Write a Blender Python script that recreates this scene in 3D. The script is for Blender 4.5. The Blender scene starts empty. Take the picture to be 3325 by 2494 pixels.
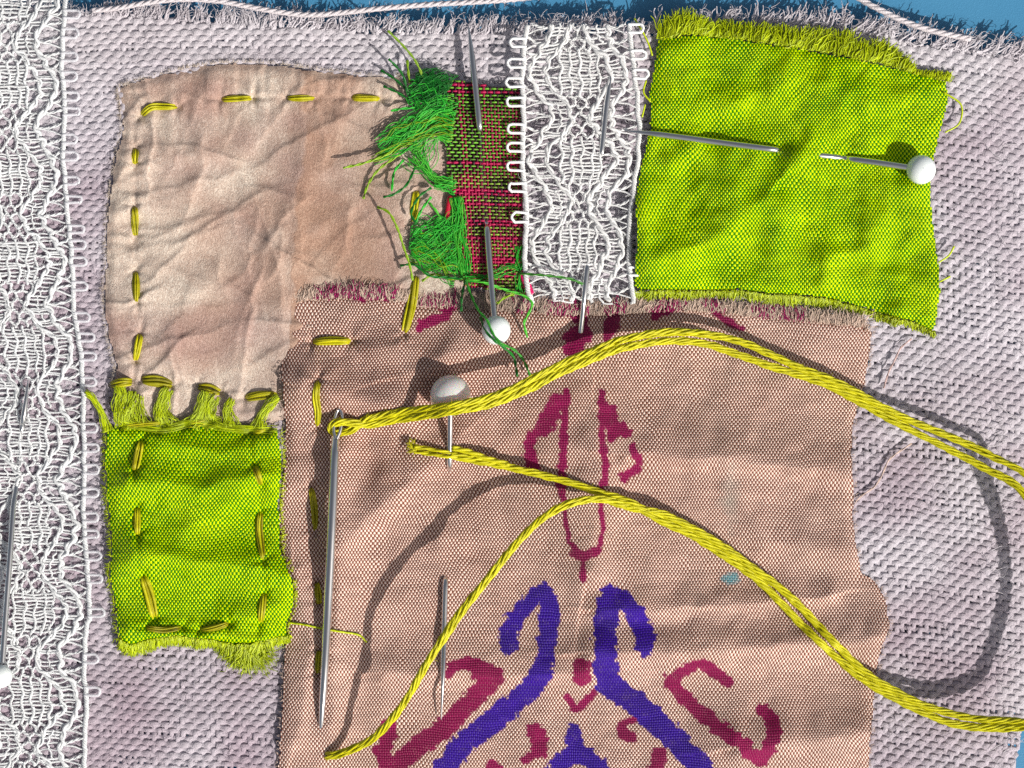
import bpy, math, numpy as np
from mathutils import Vector

# ------------------------------------------------------------------ camera, world, sun
sc = bpy.context.scene
sc.unit_settings.scale_length = 0.01          # one unit is one centimetre
PX = 240.0                                    # photograph pixels per centimetre
CX, CY, CAMZ = 1662.5, 1247.0, 30.0
cam_d = bpy.data.cameras.new("camera"); cam = bpy.data.objects.new("camera", cam_d)
sc.collection.objects.link(cam); sc.camera = cam
cam.location = (0, 0, CAMZ)
cam_d.sensor_width = 36.0
cam_d.lens = 36.0 * CAMZ / (3325.0 / PX)
cam_d.clip_start, cam_d.clip_end = 0.5, 500.0

SUN_EL, SUN_AZ = math.radians(40), None
SDX, SDY = 0.735, -0.678                      # towards the sun, in the picture plane (right, down)
world = bpy.data.worlds.new("World"); sc.world = world; world.use_nodes = True
wn = world.node_tree.nodes; wl = world.node_tree.links
bg = wn["Background"]; sky = wn.new("ShaderNodeTexSky")
sky.sky_type = 'NISHITA'; sky.sun_disc = False
sky.sun_elevation = SUN_EL
sky.sun_rotation = math.atan2(SDX, SDY)
bg.inputs["Strength"].default_value = 0.075
sky.dust_density = 4.0; sky.ozone_density = 0.6
hs = wn.new("ShaderNodeHueSaturation"); hs.inputs["Saturation"].default_value = 0.45   # thin white haze over the whole sky
wl.new(sky.outputs[0], hs.inputs["Color"]); wl.new(hs.outputs[0], bg.inputs["Color"])
sun_d = bpy.data.lights.new("sun", 'SUN'); sun = bpy.data.objects.new("sun", sun_d)
sc.collection.objects.link(sun)
sun_d.energy = 4.2; sun_d.angle = math.radians(0.55); sun_d.color = (1.0, 0.955, 0.88)
sdir = Vector((SDX * math.cos(SUN_EL), SDY * math.cos(SUN_EL), math.sin(SUN_EL)))
sun.rotation_euler = sdir.to_track_quat('Z', 'Y').to_euler()
sc.view_settings.view_transform = 'Standard'; sc.view_settings.look = 'None'
sc.view_settings.exposure = 0.0; sc.view_settings.gamma = 1.0
sc.cycles.use_denoising = False
sc.cycles.use_adaptive_sampling = False
sc.cycles.max_bounces = 8; sc.cycles.transparent_max_bounces = 12
sc.cycles.sample_clamp_indirect = 4.0

rng = np.random.default_rng(7)
COL = sc.collection

# ------------------------------------------------------------------ helpers
def P(x, y, z=0.0):
    """photograph pixel at height z -> centimetres"""
    k = (CAMZ - z) / CAMZ
    return np.stack([(np.asarray(x, float) - CX) / PX * k, (CY - np.asarray(y, float)) / PX * k,
                     np.asarray(z, float) * np.ones_like(np.asarray(x, float))], -1)

_tab = np.random.default_rng(3).random((256, 256))
def vnoise(x, y):
    xi = np.floor(x).astype(int); yi = np.floor(y).astype(int)
    fx = x - xi; fy = y - yi
    fx = fx * fx * fx * (fx * (fx * 6 - 15) + 10); fy = fy * fy * fy * (fy * (fy * 6 - 15) + 10)
    a = _tab[xi & 255, yi & 255]; b = _tab[(xi + 1) & 255, yi & 255]
    c = _tab[xi & 255, (yi + 1) & 255]; d = _tab[(xi + 1) & 255, (yi + 1) & 255]
    return (a * (1 - fx) + b * fx) * (1 - fy) + (c * (1 - fx) + d * fx) * fy
def fbm(x, y, s, octv=3, seed=0):
    x = np.asarray(x, float) / s + seed * 17.3; y = np.asarray(y, float) / s + seed * 9.1
    t = 0; a = 1; n = 0
    for k in range(octv):
        t = t + a * (vnoise(x, y) * 2 - 1); n += a; a *= .5; x = x * 2.03 + 5.2; y = y * 2.03 + 1.7
    return t / n

def inside(poly, x, y):
    p = np.asarray(poly, float); r = np.zeros(np.shape(x), bool); n = len(p)
    for k in range(n):
        x0, y0 = p[k]; x1, y1 = p[(k + 1) % n]
        if y0 == y1: continue
        c = ((y0 > y) != (y1 > y)) & (x < (x1 - x0) * (y - y0) / (y1 - y0) + x0)
        r ^= c
    return r
def segdist(poly, x, y, closed=False):
    """distance to a polyline and the sign of the side (positive: below a line that runs right)"""
    p = np.asarray(poly, float); best = np.full(np.shape(x), 1e9); sg = np.ones(np.shape(x))
    m = len(p) if closed else len(p) - 1
    for k in range(m):
        a = p[k]; b = p[(k + 1) % len(p)]; d = b - a; L2 = d @ d + 1e-9
        t = np.clip(((x - a[0]) * d[0] + (y - a[1]) * d[1]) / L2, 0, 1)
        dx = x - a[0] - t * d[0]; dy = y - a[1] - t * d[1]
        dist = np.hypot(dx, dy); s = np.sign(d[0] * (y - a[1]) - d[1] * (x - a[0]))
        u = dist < best
        best = np.where(u, dist, best); sg = np.where(u, s, sg)
    return best, sg
def ridges(lst, x, y):
    z = np.zeros(np.shape(x))
    for pts, h, wu, wd in lst:
        jx = x + 14 * fbm(x, y, 90, 2, 5); jy = y + 14 * fbm(x, y, 90, 2, 6)
        d, s = segdist(pts, jx, jy)
        w = np.where(s > 0, wd, wu)
        z = z + h * np.exp(-(d / w) ** 1.6)
    return z

def spline(pts, step=8.0, closed=False):
    """Catmull-Rom through points (any columns; first two are pixels), resampled about every step"""
    p = np.asarray(pts, float)
    if len(p) == 2:
        n = max(2, int(np.hypot(*(p[1] - p[0])[:2]) / step) + 1)
        t = np.linspace(0, 1, n)[:, None]
        return p[0] * (1 - t) + p[1] * t
    if closed: q = np.vstack([p[-1], p, p[0], p[1]])
    else: q = np.vstack([2 * p[0] - p[1], p, 2 * p[-1] - p[-2]])
    out = []
    for k in range(1, len(q) - 2):
        a, b, c, d = q[k - 1], q[k], q[k + 1], q[k + 2]
        n = max(2, int(np.hypot(*(c - b)[:2]) / step) + 1)
        t = np.linspace(0, 1, n, endpoint=False)[:, None]
        out.append(.5 * (2 * b + (c - a) * t + (2 * a - 5 * b + 4 * c - d) * t * t + (3 * b - a - 3 * c + d) * t ** 3))
    if not closed: out.append(q[-2][None])
    return np.vstack(out)

class MB:
    """collects tubes and grids and links them as one mesh object"""
    def __init__(s): s.v, s.q, s.c, s.n = [], [], [], 0
    def tube(s, pts, r, col=(1, 1, 1), sides=5, flat=1.0, taper=True, closed=False):
        p = np.asarray(pts, float); n = len(p)
        if n < 2: return
        r = np.broadcast_to(np.asarray(r, float), (n,)).copy()
        if taper and not closed:
            t0 = p[1] - p[0]; t0 /= np.linalg.norm(t0) + 1e-9
            t1 = p[-1] - p[-2]; t1 /= np.linalg.norm(t1) + 1e-9
            p = np.vstack([p[0] - t0 * r[0] * .6, p, p[-1] + t1 * r[-1] * .6])
            r = np.concatenate([[r[0] * .12], r, [r[-1] * .12]]); n += 2
        if closed: T = np.roll(p, -1, 0) - np.roll(p, 1, 0)
        else:
            T = np.empty_like(p); T[1:-1] = p[2:] - p[:-2]; T[0] = p[1] - p[0]; T[-1] = p[-1] - p[-2]
        T /= np.linalg.norm(T, axis=1, keepdims=True) + 1e-12
        ref = np.array([0, 0, 1.0])
        N = np.cross(T, ref); ln = np.linalg.norm(N, axis=1, keepdims=True)
        N = np.where(ln < .05, np.array([1.0, 0, 0]), N / np.maximum(ln, 1e-9))
        B = np.cross(N, T)
        a = np.arange(sides) * 2 * math.pi / sides
        ring = p[:, None] + r[:, None, None] * (np.cos(a)[None, :, None] * N[:, None] + flat * np.sin(a)[None, :, None] * B[:, None])
        s.v.append(ring.reshape(-1, 3))
        i = np.arange(n if closed else n - 1)[:, None] * sides; j = np.arange(sides)[None]
        j2 = (j + 1) % sides; i2 = ((np.arange(n if closed else n - 1)[:, None] + 1) % n) * sides
        s.q.append(np.stack([i + j, i2 + j, i2 + j2, i + j2], -1).reshape(-1, 4) + s.n)
        c = np.asarray(col, float)
        if c.ndim == 2:
            if len(c) != n: c = c[np.clip((np.arange(n) * len(c) / n).astype(int), 0, len(c) - 1)]
            c = np.repeat(c, sides, 0)
        else: c = np.broadcast_to(c, (n * sides, 3))
        s.c.append(c); s.n += n * sides
    def build(s, name, mat, parent=None, kind=None):
        if not s.v:
            s.v.append(np.zeros((0, 3))); s.q.append(np.zeros((0, 4), int)); s.c.append(np.zeros((0, 3)))
        return mesh(name, np.vstack(s.v), np.vstack(s.q), mat, parent, kind, col=np.vstack(s.c))

def mesh(name, v, q, mat, parent=None, kind=None, col=None, alpha=None, weave=None, smooth=True):
    me = bpy.data.meshes.new(name)
    v = np.ascontiguousarray(v, np.float32); q = np.ascontiguousarray(q, np.int32)
    k = q.shape[1]
    me.vertices.add(len(v)); me.vertices.foreach_set("co", v.ravel())
    me.loops.add(len(q) * k); me.loops.foreach_set("vertex_index", q.ravel())
    me.polygons.add(len(q)); me.polygons.foreach_set("loop_start", np.arange(len(q), dtype=np.int32) * k)
    me.update(calc_edges=True)
    if smooth: me.polygons.foreach_set("use_smooth", np.ones(len(q), bool))
    if col is not None:
        a = me.attributes.new("Col", 'FLOAT_COLOR', 'POINT')
        al = np.ones(len(v)) if alpha is None else alpha
        a.data.foreach_set("color", np.column_stack([col, al]).astype(np.float32).ravel())
    if weave is not None:
        a = me.attributes.new("weave", 'FLOAT_VECTOR', 'POINT')
        w3 = np.zeros((len(v), 3), np.float32); w3[:, :2] = weave
        a.data.foreach_set("vector", w3.ravel())
    me.materials.append(mat)
    o = bpy.data.objects.new(name, me); COL.objects.link(o)
    if parent is not None: o.parent = parent
    if kind: o["kind"] = kind
    return o

def thing(name, label, cat, x=0, y=0, z=0.0, group=None):
    o = bpy.data.objects.new(name, None); COL.objects.link(o)
    o.empty_display_size = .1
    tag(o, label, cat, group); return o
def tag(o, label, cat, group=None):
    o["label"] = label; o["category"] = cat; o["kind"] = "thing"
    if group: o["group"] = group
    return o
def lin(r, g, b):
    c = np.array([r, g, b]) / 255.0
    return np.where(c <= .04045, c / 12.92, ((c + .055) / 1.055) ** 2.4)

# ------------------------------------------------------------------ materials
class NT:
    def __init__(s, name):
        s.m = bpy.data.materials.new(name); s.m.use_nodes = True
        s.t = s.m.node_tree; s.n = s.t.nodes; s.l = s.t.links; s.b = s.n["Principled BSDF"]
    def new(s, t, **k):
        o = s.n.new(t)
        for a, b in k.items(): setattr(o, a, b)
        return o
    def put(s, sock, v):
        if isinstance(v, (int, float)): sock.default_value = v
        elif isinstance(v, (tuple, list, np.ndarray)): sock.default_value = tuple(v) if len(v) != 3 or len(sock.default_value) == 3 else (*v, 1)
        else: s.l.new(v, sock)
    def math(s, op, a, b=0.0, c=None):
        o = s.new("ShaderNodeMath", operation=op); s.put(o.inputs[0], a); s.put(o.inputs[1], b)
        if c is not None: s.put(o.inputs[2], c)
        return o.outputs[0]
    def mix(s, f, a, b, mode='MIX'):
        o = s.new("ShaderNodeMix", data_type='RGBA', blend_type=mode)
        s.put(o.inputs[0], f); s.put(o.inputs[6], a); s.put(o.inputs[7], b); return o.outputs[2]
    def noise(s, scale, detail=3, rough=.55, vec=None, dist=0):
        o = s.new("ShaderNodeTexNoise"); o.inputs["Scale"].default_value = scale
        o.inputs["Detail"].default_value = detail; o.inputs["Roughness"].default_value = rough
        o.inputs["Distortion"].default_value = dist
        if vec is not None: s.l.new(vec, o.inputs["Vector"])
        return o.outputs["Fac"]
    def ramp(s, f, a, b):
        o = s.new("ShaderNodeMapRange"); s.put(o.inputs[0], f); o.inputs[1].default_value = a; o.inputs[2].default_value = b
        return o.outputs[0]
    def pos(s): return s.new("ShaderNodeNewGeometry").outputs["Position"]
    def attr(s, nm): return s.new("ShaderNodeAttribute", attribute_name=nm)
    def bump(s, h, dist, strength=1.0):
        o = s.new("ShaderNodeBump"); o.inputs["Distance"].default_value = dist; o.inputs["Strength"].default_value = strength
        s.l.new(h, o.inputs["Height"]); s.l.new(o.outputs[0], s.b.inputs["Normal"])
    def set(s, **k):
        for a, b in k.items(): s.put(s.b.inputs[a.replace("_", " ")], b)

def mat_thread(name, rough=.75, fine=90, bump=.004, spec=.25, sheen=.0, var=.22, transl=0.0):
    """yarn whose colour rides on the thread; fibres as fine relief"""
    t = NT(name); c = t.attr("Col").outputs["Color"]
    n = t.noise(fine, 3, .6, t.pos())
    n2 = t.noise(fine * .25, 2, .5, t.pos())
    f = t.math('ADD', t.math('MULTIPLY', n, var), t.math('MULTIPLY', n2, var))
    f = t.math('ADD', f, 1 - var)
    col = t.mix(1.0, c, t.new("ShaderNodeCombineColor").outputs[0], 'MULTIPLY')
    cc = [x for x in t.n if x.bl_idname == "ShaderNodeCombineColor"][0]
    for k in range(3): t.l.new(f, cc.inputs[k])
    t.set(Base_Color=col, Roughness=rough, Specular_IOR_Level=spec, Sheen_Weight=sheen)
    t.bump(n, bump)
    if transl:
        out = t.n["Material Output"]; tr = t.new("ShaderNodeBsdfTranslucent"); t.l.new(col, tr.inputs[0])
        mx = t.new("ShaderNodeMixShader"); mx.inputs[0].default_value = transl
        t.l.new(t.b.outputs[0], mx.inputs[1]); t.l.new(tr.outputs[0], mx.inputs[2]); t.l.new(mx.outputs[0], out.inputs[0])
    return t.m

def mat_silk(name, warp, weft, rough, bump, spec=.4, sheen=0.0, print_on=False, a=.5, b=.55, stain=None, aniso=0.0, shade_attr=False, mottle=0.0):
    t = NT(name); w = t.new("ShaderNodeSeparateXYZ"); t.l.new(t.attr("weave").outputs["Vector"], w.inputs[0])
    u, v = w.outputs[0], w.outputs[1]; M = t.math
    fu = M('FRACT', u); fv = M('FRACT', v)
    si = M('SUBTRACT', 1.0, M('MULTIPLY', 2.0, M('FLOORED_MODULO', M('FLOOR', u), 2.0)))
    sj = M('SUBTRACT', 1.0, M('MULTIPLY', 2.0, M('FLOORED_MODULO', M('FLOOR', v), 2.0)))
    def dome(f):
        g = M('SUBTRACT', M('MULTIPLY', 2.0, f), 1.0)
        return M('MULTIPLY', a, M('SUBTRACT', 1.0, M('MULTIPLY', g, g)))
    cw = M('MULTIPLY', M('MULTIPLY', b, si), M('COSINE', M('MULTIPLY', math.pi, M('SUBTRACT', v, .5))))
    cf = M('MULTIPLY', M('MULTIPLY', b, sj), M('COSINE', M('MULTIPLY', math.pi, M('SUBTRACT', u, .5))))
    Hw = M('ADD', dome(fu), cw); Hf = M('SUBTRACT', dome(fv), cf)
    h = M('MAXIMUM', Hw, Hf)
    sep = M('SUBTRACT', Hf, Hw)
    if shade_attr: sep = M('SUBTRACT', sep, t.attr("ul_shade").outputs["Fac"])  # painted shade: brings up the warp colour
    if mottle:  # fixed mottling painted in for the silk's angle-dependent light and dark sheen
        m1 = M('SUBTRACT', t.noise(1.5, 3, .65, t.pos(), .6), .5); m2 = M('SUBTRACT', t.noise(6, 3, .6, t.pos(), .4), .5)
        sep = M('ADD', sep, M('MULTIPLY', mottle, M('ADD', m1, M('MULTIPLY', .6, m2))))
    top = t.ramp(sep, -.15, .15)
    # yarns differ a little from one another
    wn_ = t.new("ShaderNodeTexWhiteNoise", noise_dimensions='2D')
    cmb = t.new("ShaderNodeCombineXYZ"); t.l.new(M('FLOOR', v), cmb.inputs[1]); t.l.new(M('FLOOR', M('MULTIPLY', u, .09)), cmb.inputs[0])
    t.l.new(cmb.outputs[0], wn_.inputs["Vector"])
    yv = M('ADD', .88, M('MULTIPLY', .22, wn_.outputs[0]))
    n = t.noise(1.1, 3, .6, t.pos()); nf = t.noise(70, 2, .6, t.pos())
    weft_c = t.mix(t.ramp(n, .35, .7), weft, tuple(np.asarray(weft) * .86))
    base = t.mix(top, warp, weft_c)
    if stain is not None:
        sn = t.noise(.55, 3, .6, t.pos(), 1.0); base = t.mix(t.math('MULTIPLY', t.ramp(sn, .5, .72), .55), base, t.mix(1.0, base, stain, 'MULTIPLY'))
    if print_on:
        at = t.attr("Col"); pc = at.outputs["Color"]
        pl = t.mix(t.math('MULTIPLY', top, .5), pc, t.mix(.06, pc, weft))
        base = t.mix(at.outputs["Alpha"], base, pl)
    cc = t.new("ShaderNodeCombineColor")
    yv2 = M('MULTIPLY', yv, M('ADD', .88, M('MULTIPLY', .24, nf)))
    for k in range(3): t.l.new(yv2, cc.inputs[k])
    base = t.mix(1.0, base, cc.outputs[0], 'MULTIPLY')
    t.set(Base_Color=base, Roughness=rough, Specular_IOR_Level=spec, Sheen_Weight=sheen)
    t.l.new(t.mix(.22, base, (1, 1, 1)), t.b.inputs['Specular Tint'])
    t.bump(h, bump)
    return t.m

def mat_plain(name, col, rough=.4, metal=0.0, **k):
    t = NT(name); n = t.noise(40, 2, .5, t.pos())
    t.set(Base_Color=t.mix(t.math('MULTIPLY', n, .25), tuple(col), tuple(np.asarray(col) * .8)), Roughness=rough, Metallic=metal, **k)
    return t.m

M_LINEN = mat_thread("linen_yarn", .9, 45, .016, .08, var=.3)
M_LACE = mat_thread("lace_cotton", .85, 70, .008, .15, var=.12, transl=.22)
M_PICOT = mat_thread("picot_cotton", .35, 90, .003, .5, var=.1)
M_FLOSS = mat_thread("embroidery_floss", .48, 110, .004, .45, var=.22)
M_GREEN = mat_thread("green_silk_fibre", .4, 90, .003, .5, var=.25, transl=.12)
M_FRAY = mat_thread("frayed_fibre", .55, 90, .003, .3, var=.25, transl=.12)
M_SCRAP = mat_thread("scrap_yarn", .5, 90, .004, .4, var=.3)

# sheer picot loops on the outer lace
t = NT("sheer_picot"); t.set(Base_Color=(.85, .85, .9), Roughness=.18, Specular_IOR_Level=.6, Alpha=.55)
t.bump(t.noise(60, 2, .5, t.pos()), .003); M_SHEER = t.m

M_PINK = mat_silk("printed_silk", tuple(lin(122, 74, 58)), tuple(lin(247, 217, 203)), .40, .0105, .55, print_on=True, stain=(.80, .84, .84), shade_attr=True)
M_LIME = mat_silk("shot_lime_silk", tuple(lin(36, 116, 0)), tuple(lin(208, 232, 0)), .42, .011, .35, mottle=1.8)
t = NT("steel"); n = t.noise(25, 2, .5, t.pos())
t.set(Base_Color=(.80, .79, .78), Metallic=1.0, Roughness=t.math('ADD', .07, t.math('MULTIPLY', n, .08))); M_STEEL = t.m
t = NT("white_glass_head"); t.set(Base_Color=(.86, .90, .90), Roughness=.10, Specular_IOR_Level=.6, Subsurface_Weight=.25, Subsurface_Scale=.08)
t.b.inputs["Subsurface Radius"].default_value = (1, 1, 1)
t.set(Base_Color=t.mix(t.noise(6, 2, .5, t.pos()), (.86, .90, .90), (.80, .86, .86))); M_HEAD = t.m
t = NT("pearl_shell"); t.set(Base_Color=t.mix(t.noise(8, 2, .5, t.pos()), (.93, .88, .82), (.86, .82, .80)), Roughness=.12, Transmission_Weight=.14, IOR=1.15, Coat_Weight=1.0, Subsurface_Weight=.5, Subsurface_Scale=.15); M_PEARL = t.m
t = NT("pearl_core"); t.set(Base_Color=t.mix(t.noise(14, 3, .6, t.pos()), (.55, .55, .54), (.78, .77, .75)), Roughness=.2, Metallic=.2); M_PCORE = t.m

# blue tabletop
t = NT("blue_painted_top"); p = t.pos(); n = t.noise(1.2, 4, .6, p); n2 = t.noise(45, 3, .6, p)
t.set(Base_Color=t.mix(t.math('MULTIPLY', n, .6), tuple(lin(64, 130, 172)), tuple(lin(84, 150, 190))), Roughness=.42, Specular_IOR_Level=.35)
t.bump(n2, .004); M_TABLE = t.m

# crinkled tissue silk
t = NT("crinkled_tissue_silk"); p = t.pos(); at = t.attr("Col")
mp = t.new("ShaderNodeMapping"); mp.inputs["Scale"].default_value = (1.0, .55, 1); t.l.new(p, mp.inputs[0])
nf = t.noise(26, 3, .6, mp.outputs[0], 2.6); nm = t.noise(60, 2, .6, p, .8)
vo = t.new("ShaderNodeTexVoronoi"); vo.inputs["Scale"].default_value = 9.0; t.l.new(p, vo.inputs[0])
sp = t.ramp(vo.outputs["Distance"], .09, .05)
col = t.mix(t.math('MULTIPLY', t.ramp(nf, .46, .54), .62), at.outputs["Color"], t.mix(1.0, at.outputs["Color"], (.62, .52, .48), 'MULTIPLY'))
col = t.mix(t.math('MULTIPLY', sp, .75), col, tuple(lin(92, 62, 50)))
t.set(Base_Color=col, Roughness=.6, Specular_IOR_Level=.25, Sheen_Weight=.15)
t.bump(t.math('ADD', nf, t.math('MULTIPLY', nm, .5)), .016); M_TISSUE = t.m

# ------------------------------------------------------------------ the table top
TZ = -0.26
v = np.array([[-60, -60, TZ], [60, -60, TZ], [60, 60, TZ], [-60, 60, TZ]], float)
tb = mesh("table_top", v, np.array([[0, 1, 2, 3]]), M_TABLE, kind="structure", smooth=False)
tb["label"] = "smooth blue painted table top under the sewn cloth"

# ------------------------------------------------------------------ outlines, photograph pixels
O_TISSUE = [(385, 285), (450, 262), (560, 235), (640, 216), (720, 206), (830, 205), (930, 214), (1000, 225), (1110, 237), (1200, 250), (1300, 246),
            (1400, 250), (1490, 300), (1510, 600), (1520, 850), (1530, 1000), (1300, 1040), (1000, 1020), (960, 1250), (945, 1360), (800, 1395), (600, 1400), (480, 1395), (420, 1330), (368, 1255),
            (378, 1190), (352, 1100), (340, 1000), (338, 930), (347, 850), (345, 760), (356, 640), (372, 520), (399, 420), (392, 340)]
O_PINK = [(942, 972), (1000, 962), (1150, 955), (1300, 965), (1400, 985), (1500, 990), (1600, 995), (1700, 1003), (1850, 1012), (2000, 1010), (2100, 1000), (2200, 995), (2350, 1005), (2500, 1022),
          (2650, 1035), (2800, 1050), (2832, 1075), (2822, 1180), (2800, 1290), (2772, 1370), (2766, 1470), (2776, 1600), (2770, 1680), (2785, 1790), (2800, 1860), (2845, 1885), (2880, 1950), (2892, 2040), (2864, 2105),
          (2845, 2200), (2836, 2330), (2826, 2420), (2812, 2700), (890, 2700), (902, 2494), (912, 2350), (918, 2250), (922, 2130), (935, 2000), (930, 1850), (912, 1760), (905, 1690), (913, 1600), (926, 1500), (926, 1400), (919, 1300),
          (912, 1200), (912, 1130), (922, 1080), (932, 1010)]
O_GL = [(336, 1335), (352, 1378), (420, 1388), (520, 1395), (600, 1388), (690, 1385), (790, 1388), (860, 1400), (898, 1392), (910, 1430), (918, 1500), (915, 1560), (905, 1640), (914, 1700), (912, 1780),
        (938, 1850), (956, 1900), (955, 1970), (930, 2040), (936, 2075), (880, 2082), (815, 2098), (760, 2100), (700, 2092), (640, 2078), (560, 2076), (480, 2090), (420, 2108), (392, 2082), (380, 2040), (372, 1950), (352, 1860), (364, 1780), (354, 1680), (345, 1600), (340, 1500), (343, 1420)]
O_GR = [(2133, 128), (2250, 112), (2400, 128), (2550, 150), (2700, 176), (2850, 206), (2950, 232), (3075, 262), (3082, 330), (3063, 400), (3042, 480), (3028, 560), (3024, 620), (3030, 720), (3046, 830), (3056, 930), (3050, 1000), (3034, 1080),
        (2960, 1045), (2880, 1025), (2780, 995), (2700, 972), (2600, 960), (2500, 955), (2400, 942), (2250, 945), (2080, 945), (2058, 930), (2062, 850), (2068, 750), (2060, 650), (2080, 530), (2106, 430), (2112, 370), (2106, 300), (2116, 250), (2126, 180)]
O_SCRAP = [(1446, 258), (1540, 268), (1600, 282), (1660, 278), (1700, 282), (1702, 500), (1700, 700), (1700, 860), (1730, 955), (1640, 950), (1560, 935), (1505, 930), (1490, 800), (1476, 640), (1450, 560), (1446, 420)]

# ------------------------------------------------------------------ heights
def z_linen(x, y):
    x = np.asarray(x, float); y = np.asarray(y, float)
    z = .035 * fbm(x, y, 420, 2, 1) + .012 * fbm(x, y, 120, 2, 2)
    z = z - .10 * np.clip((x - 3120) / 260, 0, 1) ** 2
    z = z - .06 * np.clip((120 - y) / 120, 0, 1) ** 2
    return z
R_PINK = [([(980, 1255), (1150, 1305), (1290, 1320)], .12, 90, 60),
          ([(2040, 1478), (2300, 1488), (2550, 1512), (2800, 1535)], .085, 95, 34),
          ([(1950, 1978), (2300, 1972), (2700, 1935)], .055, 60, 26),
          ([(1930, 2125), (2200, 2122), (2500, 2108), (2870, 2075)], .11, 95, 50),
          ([(2420, 2430), (2650, 2400), (2840, 2370)], .10, 110, 60),
          ([(1250, 2185), (1500, 2192), (1750, 2192), (1900, 2190)], .065, 75, 34),
          ([(1930, 1330), (1945, 1600), (1905, 1850)], .07, 80, 120),
          ([(1100, 1480), (1105, 1750), (1095, 2050), (1075, 2350)], .07, 60, 60),
          ([(1130, 1760), (1300, 1590), (1480, 1440)], .07, 80, 60),
          ([(1300, 1215), (1500, 1140), (1720, 1100)], .06, 90, 60),
          ([(960, 1850), (1010, 2100), (960, 2400)], .05, 40, 60),
          ([(2350, 1560), (2500, 1750), (2760, 1800)], .045, 60, 50),
          ([(1150, 1150), (1290, 1120)], .03, 50, 40)]
R_GR = [([(2590, 505), (2750, 300)], .085, 60, 70), ([(2655, 640), (2662, 800)], .028, 70, 40),
        ([(2110, 850), (2300, 780), (2480, 640)], .12, 140, 60), ([(2560, 540), (2530, 820)], .05, 60, 50),
        ([(2690, 850), (2830, 800)], .05, 46, 40), ([(2350, 360), (2600, 250)], .05, 70, 60), ([(2180, 520), (2450, 480)], .05, 60, 70),
        ([(2820, 420), (2960, 300)], .05, 80, 60), ([(2850, 700), (3000, 600)], .05, 70, 60), ([(2400, 930), (2700, 900)], .03, 50, 40)]
R_GL = [([(430, 1575), (650, 1580), (900, 1545)], .10, 62, 70), ([(440, 1805), (650, 1822), (930, 1860)], .11, 70, 60), ([(420, 2045), (640, 2062), (850, 2080)], .06, 40, 30),
        ([(520, 1440), (700, 1470), (880, 1430)], .05, 40, 50), ([(600, 1720), (750, 1620)], .04, 60, 50), ([(770, 2010), (900, 1960)], .05, 50, 50)]
R_TISSUE = [([(690, 260), (640, 330), (660, 470), (560, 560)], .05, 45, 40), ([(400, 545), (540, 505), (700, 520)], .07, 46, 24), ([(960, 270), (990, 420), (975, 620), (960, 830), (950, 960)], .08, 40, 60),
            ([(560, 365), (555, 480)], .05, 20, 30), ([(820, 420), (690, 620)], .05, 40, 40), ([(360, 700), (560, 640), (640, 600)], .06, 40, 30), ([(360, 980), (640, 950), (660, 940)], .06, 50, 30),
            ([(1010, 560), (1180, 520)], .05, 40, 40), ([(1060, 480), (1120, 330)], .05, 40, 40), ([(880, 900), (960, 800), (1060, 720)], .05, 40, 40), ([(470, 1080), (800, 1060), (900, 1000)], .05, 60, 50),
            ([(420, 1200), (650, 1170), (900, 1180)], .05, 60, 40), ([(1120, 620), (1300, 700)], .05, 50, 30), ([(620, 820), (760, 760), (900, 760)], .03, 40, 30), ([(500, 860), (620, 700)], .035, 40, 40)]
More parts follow.
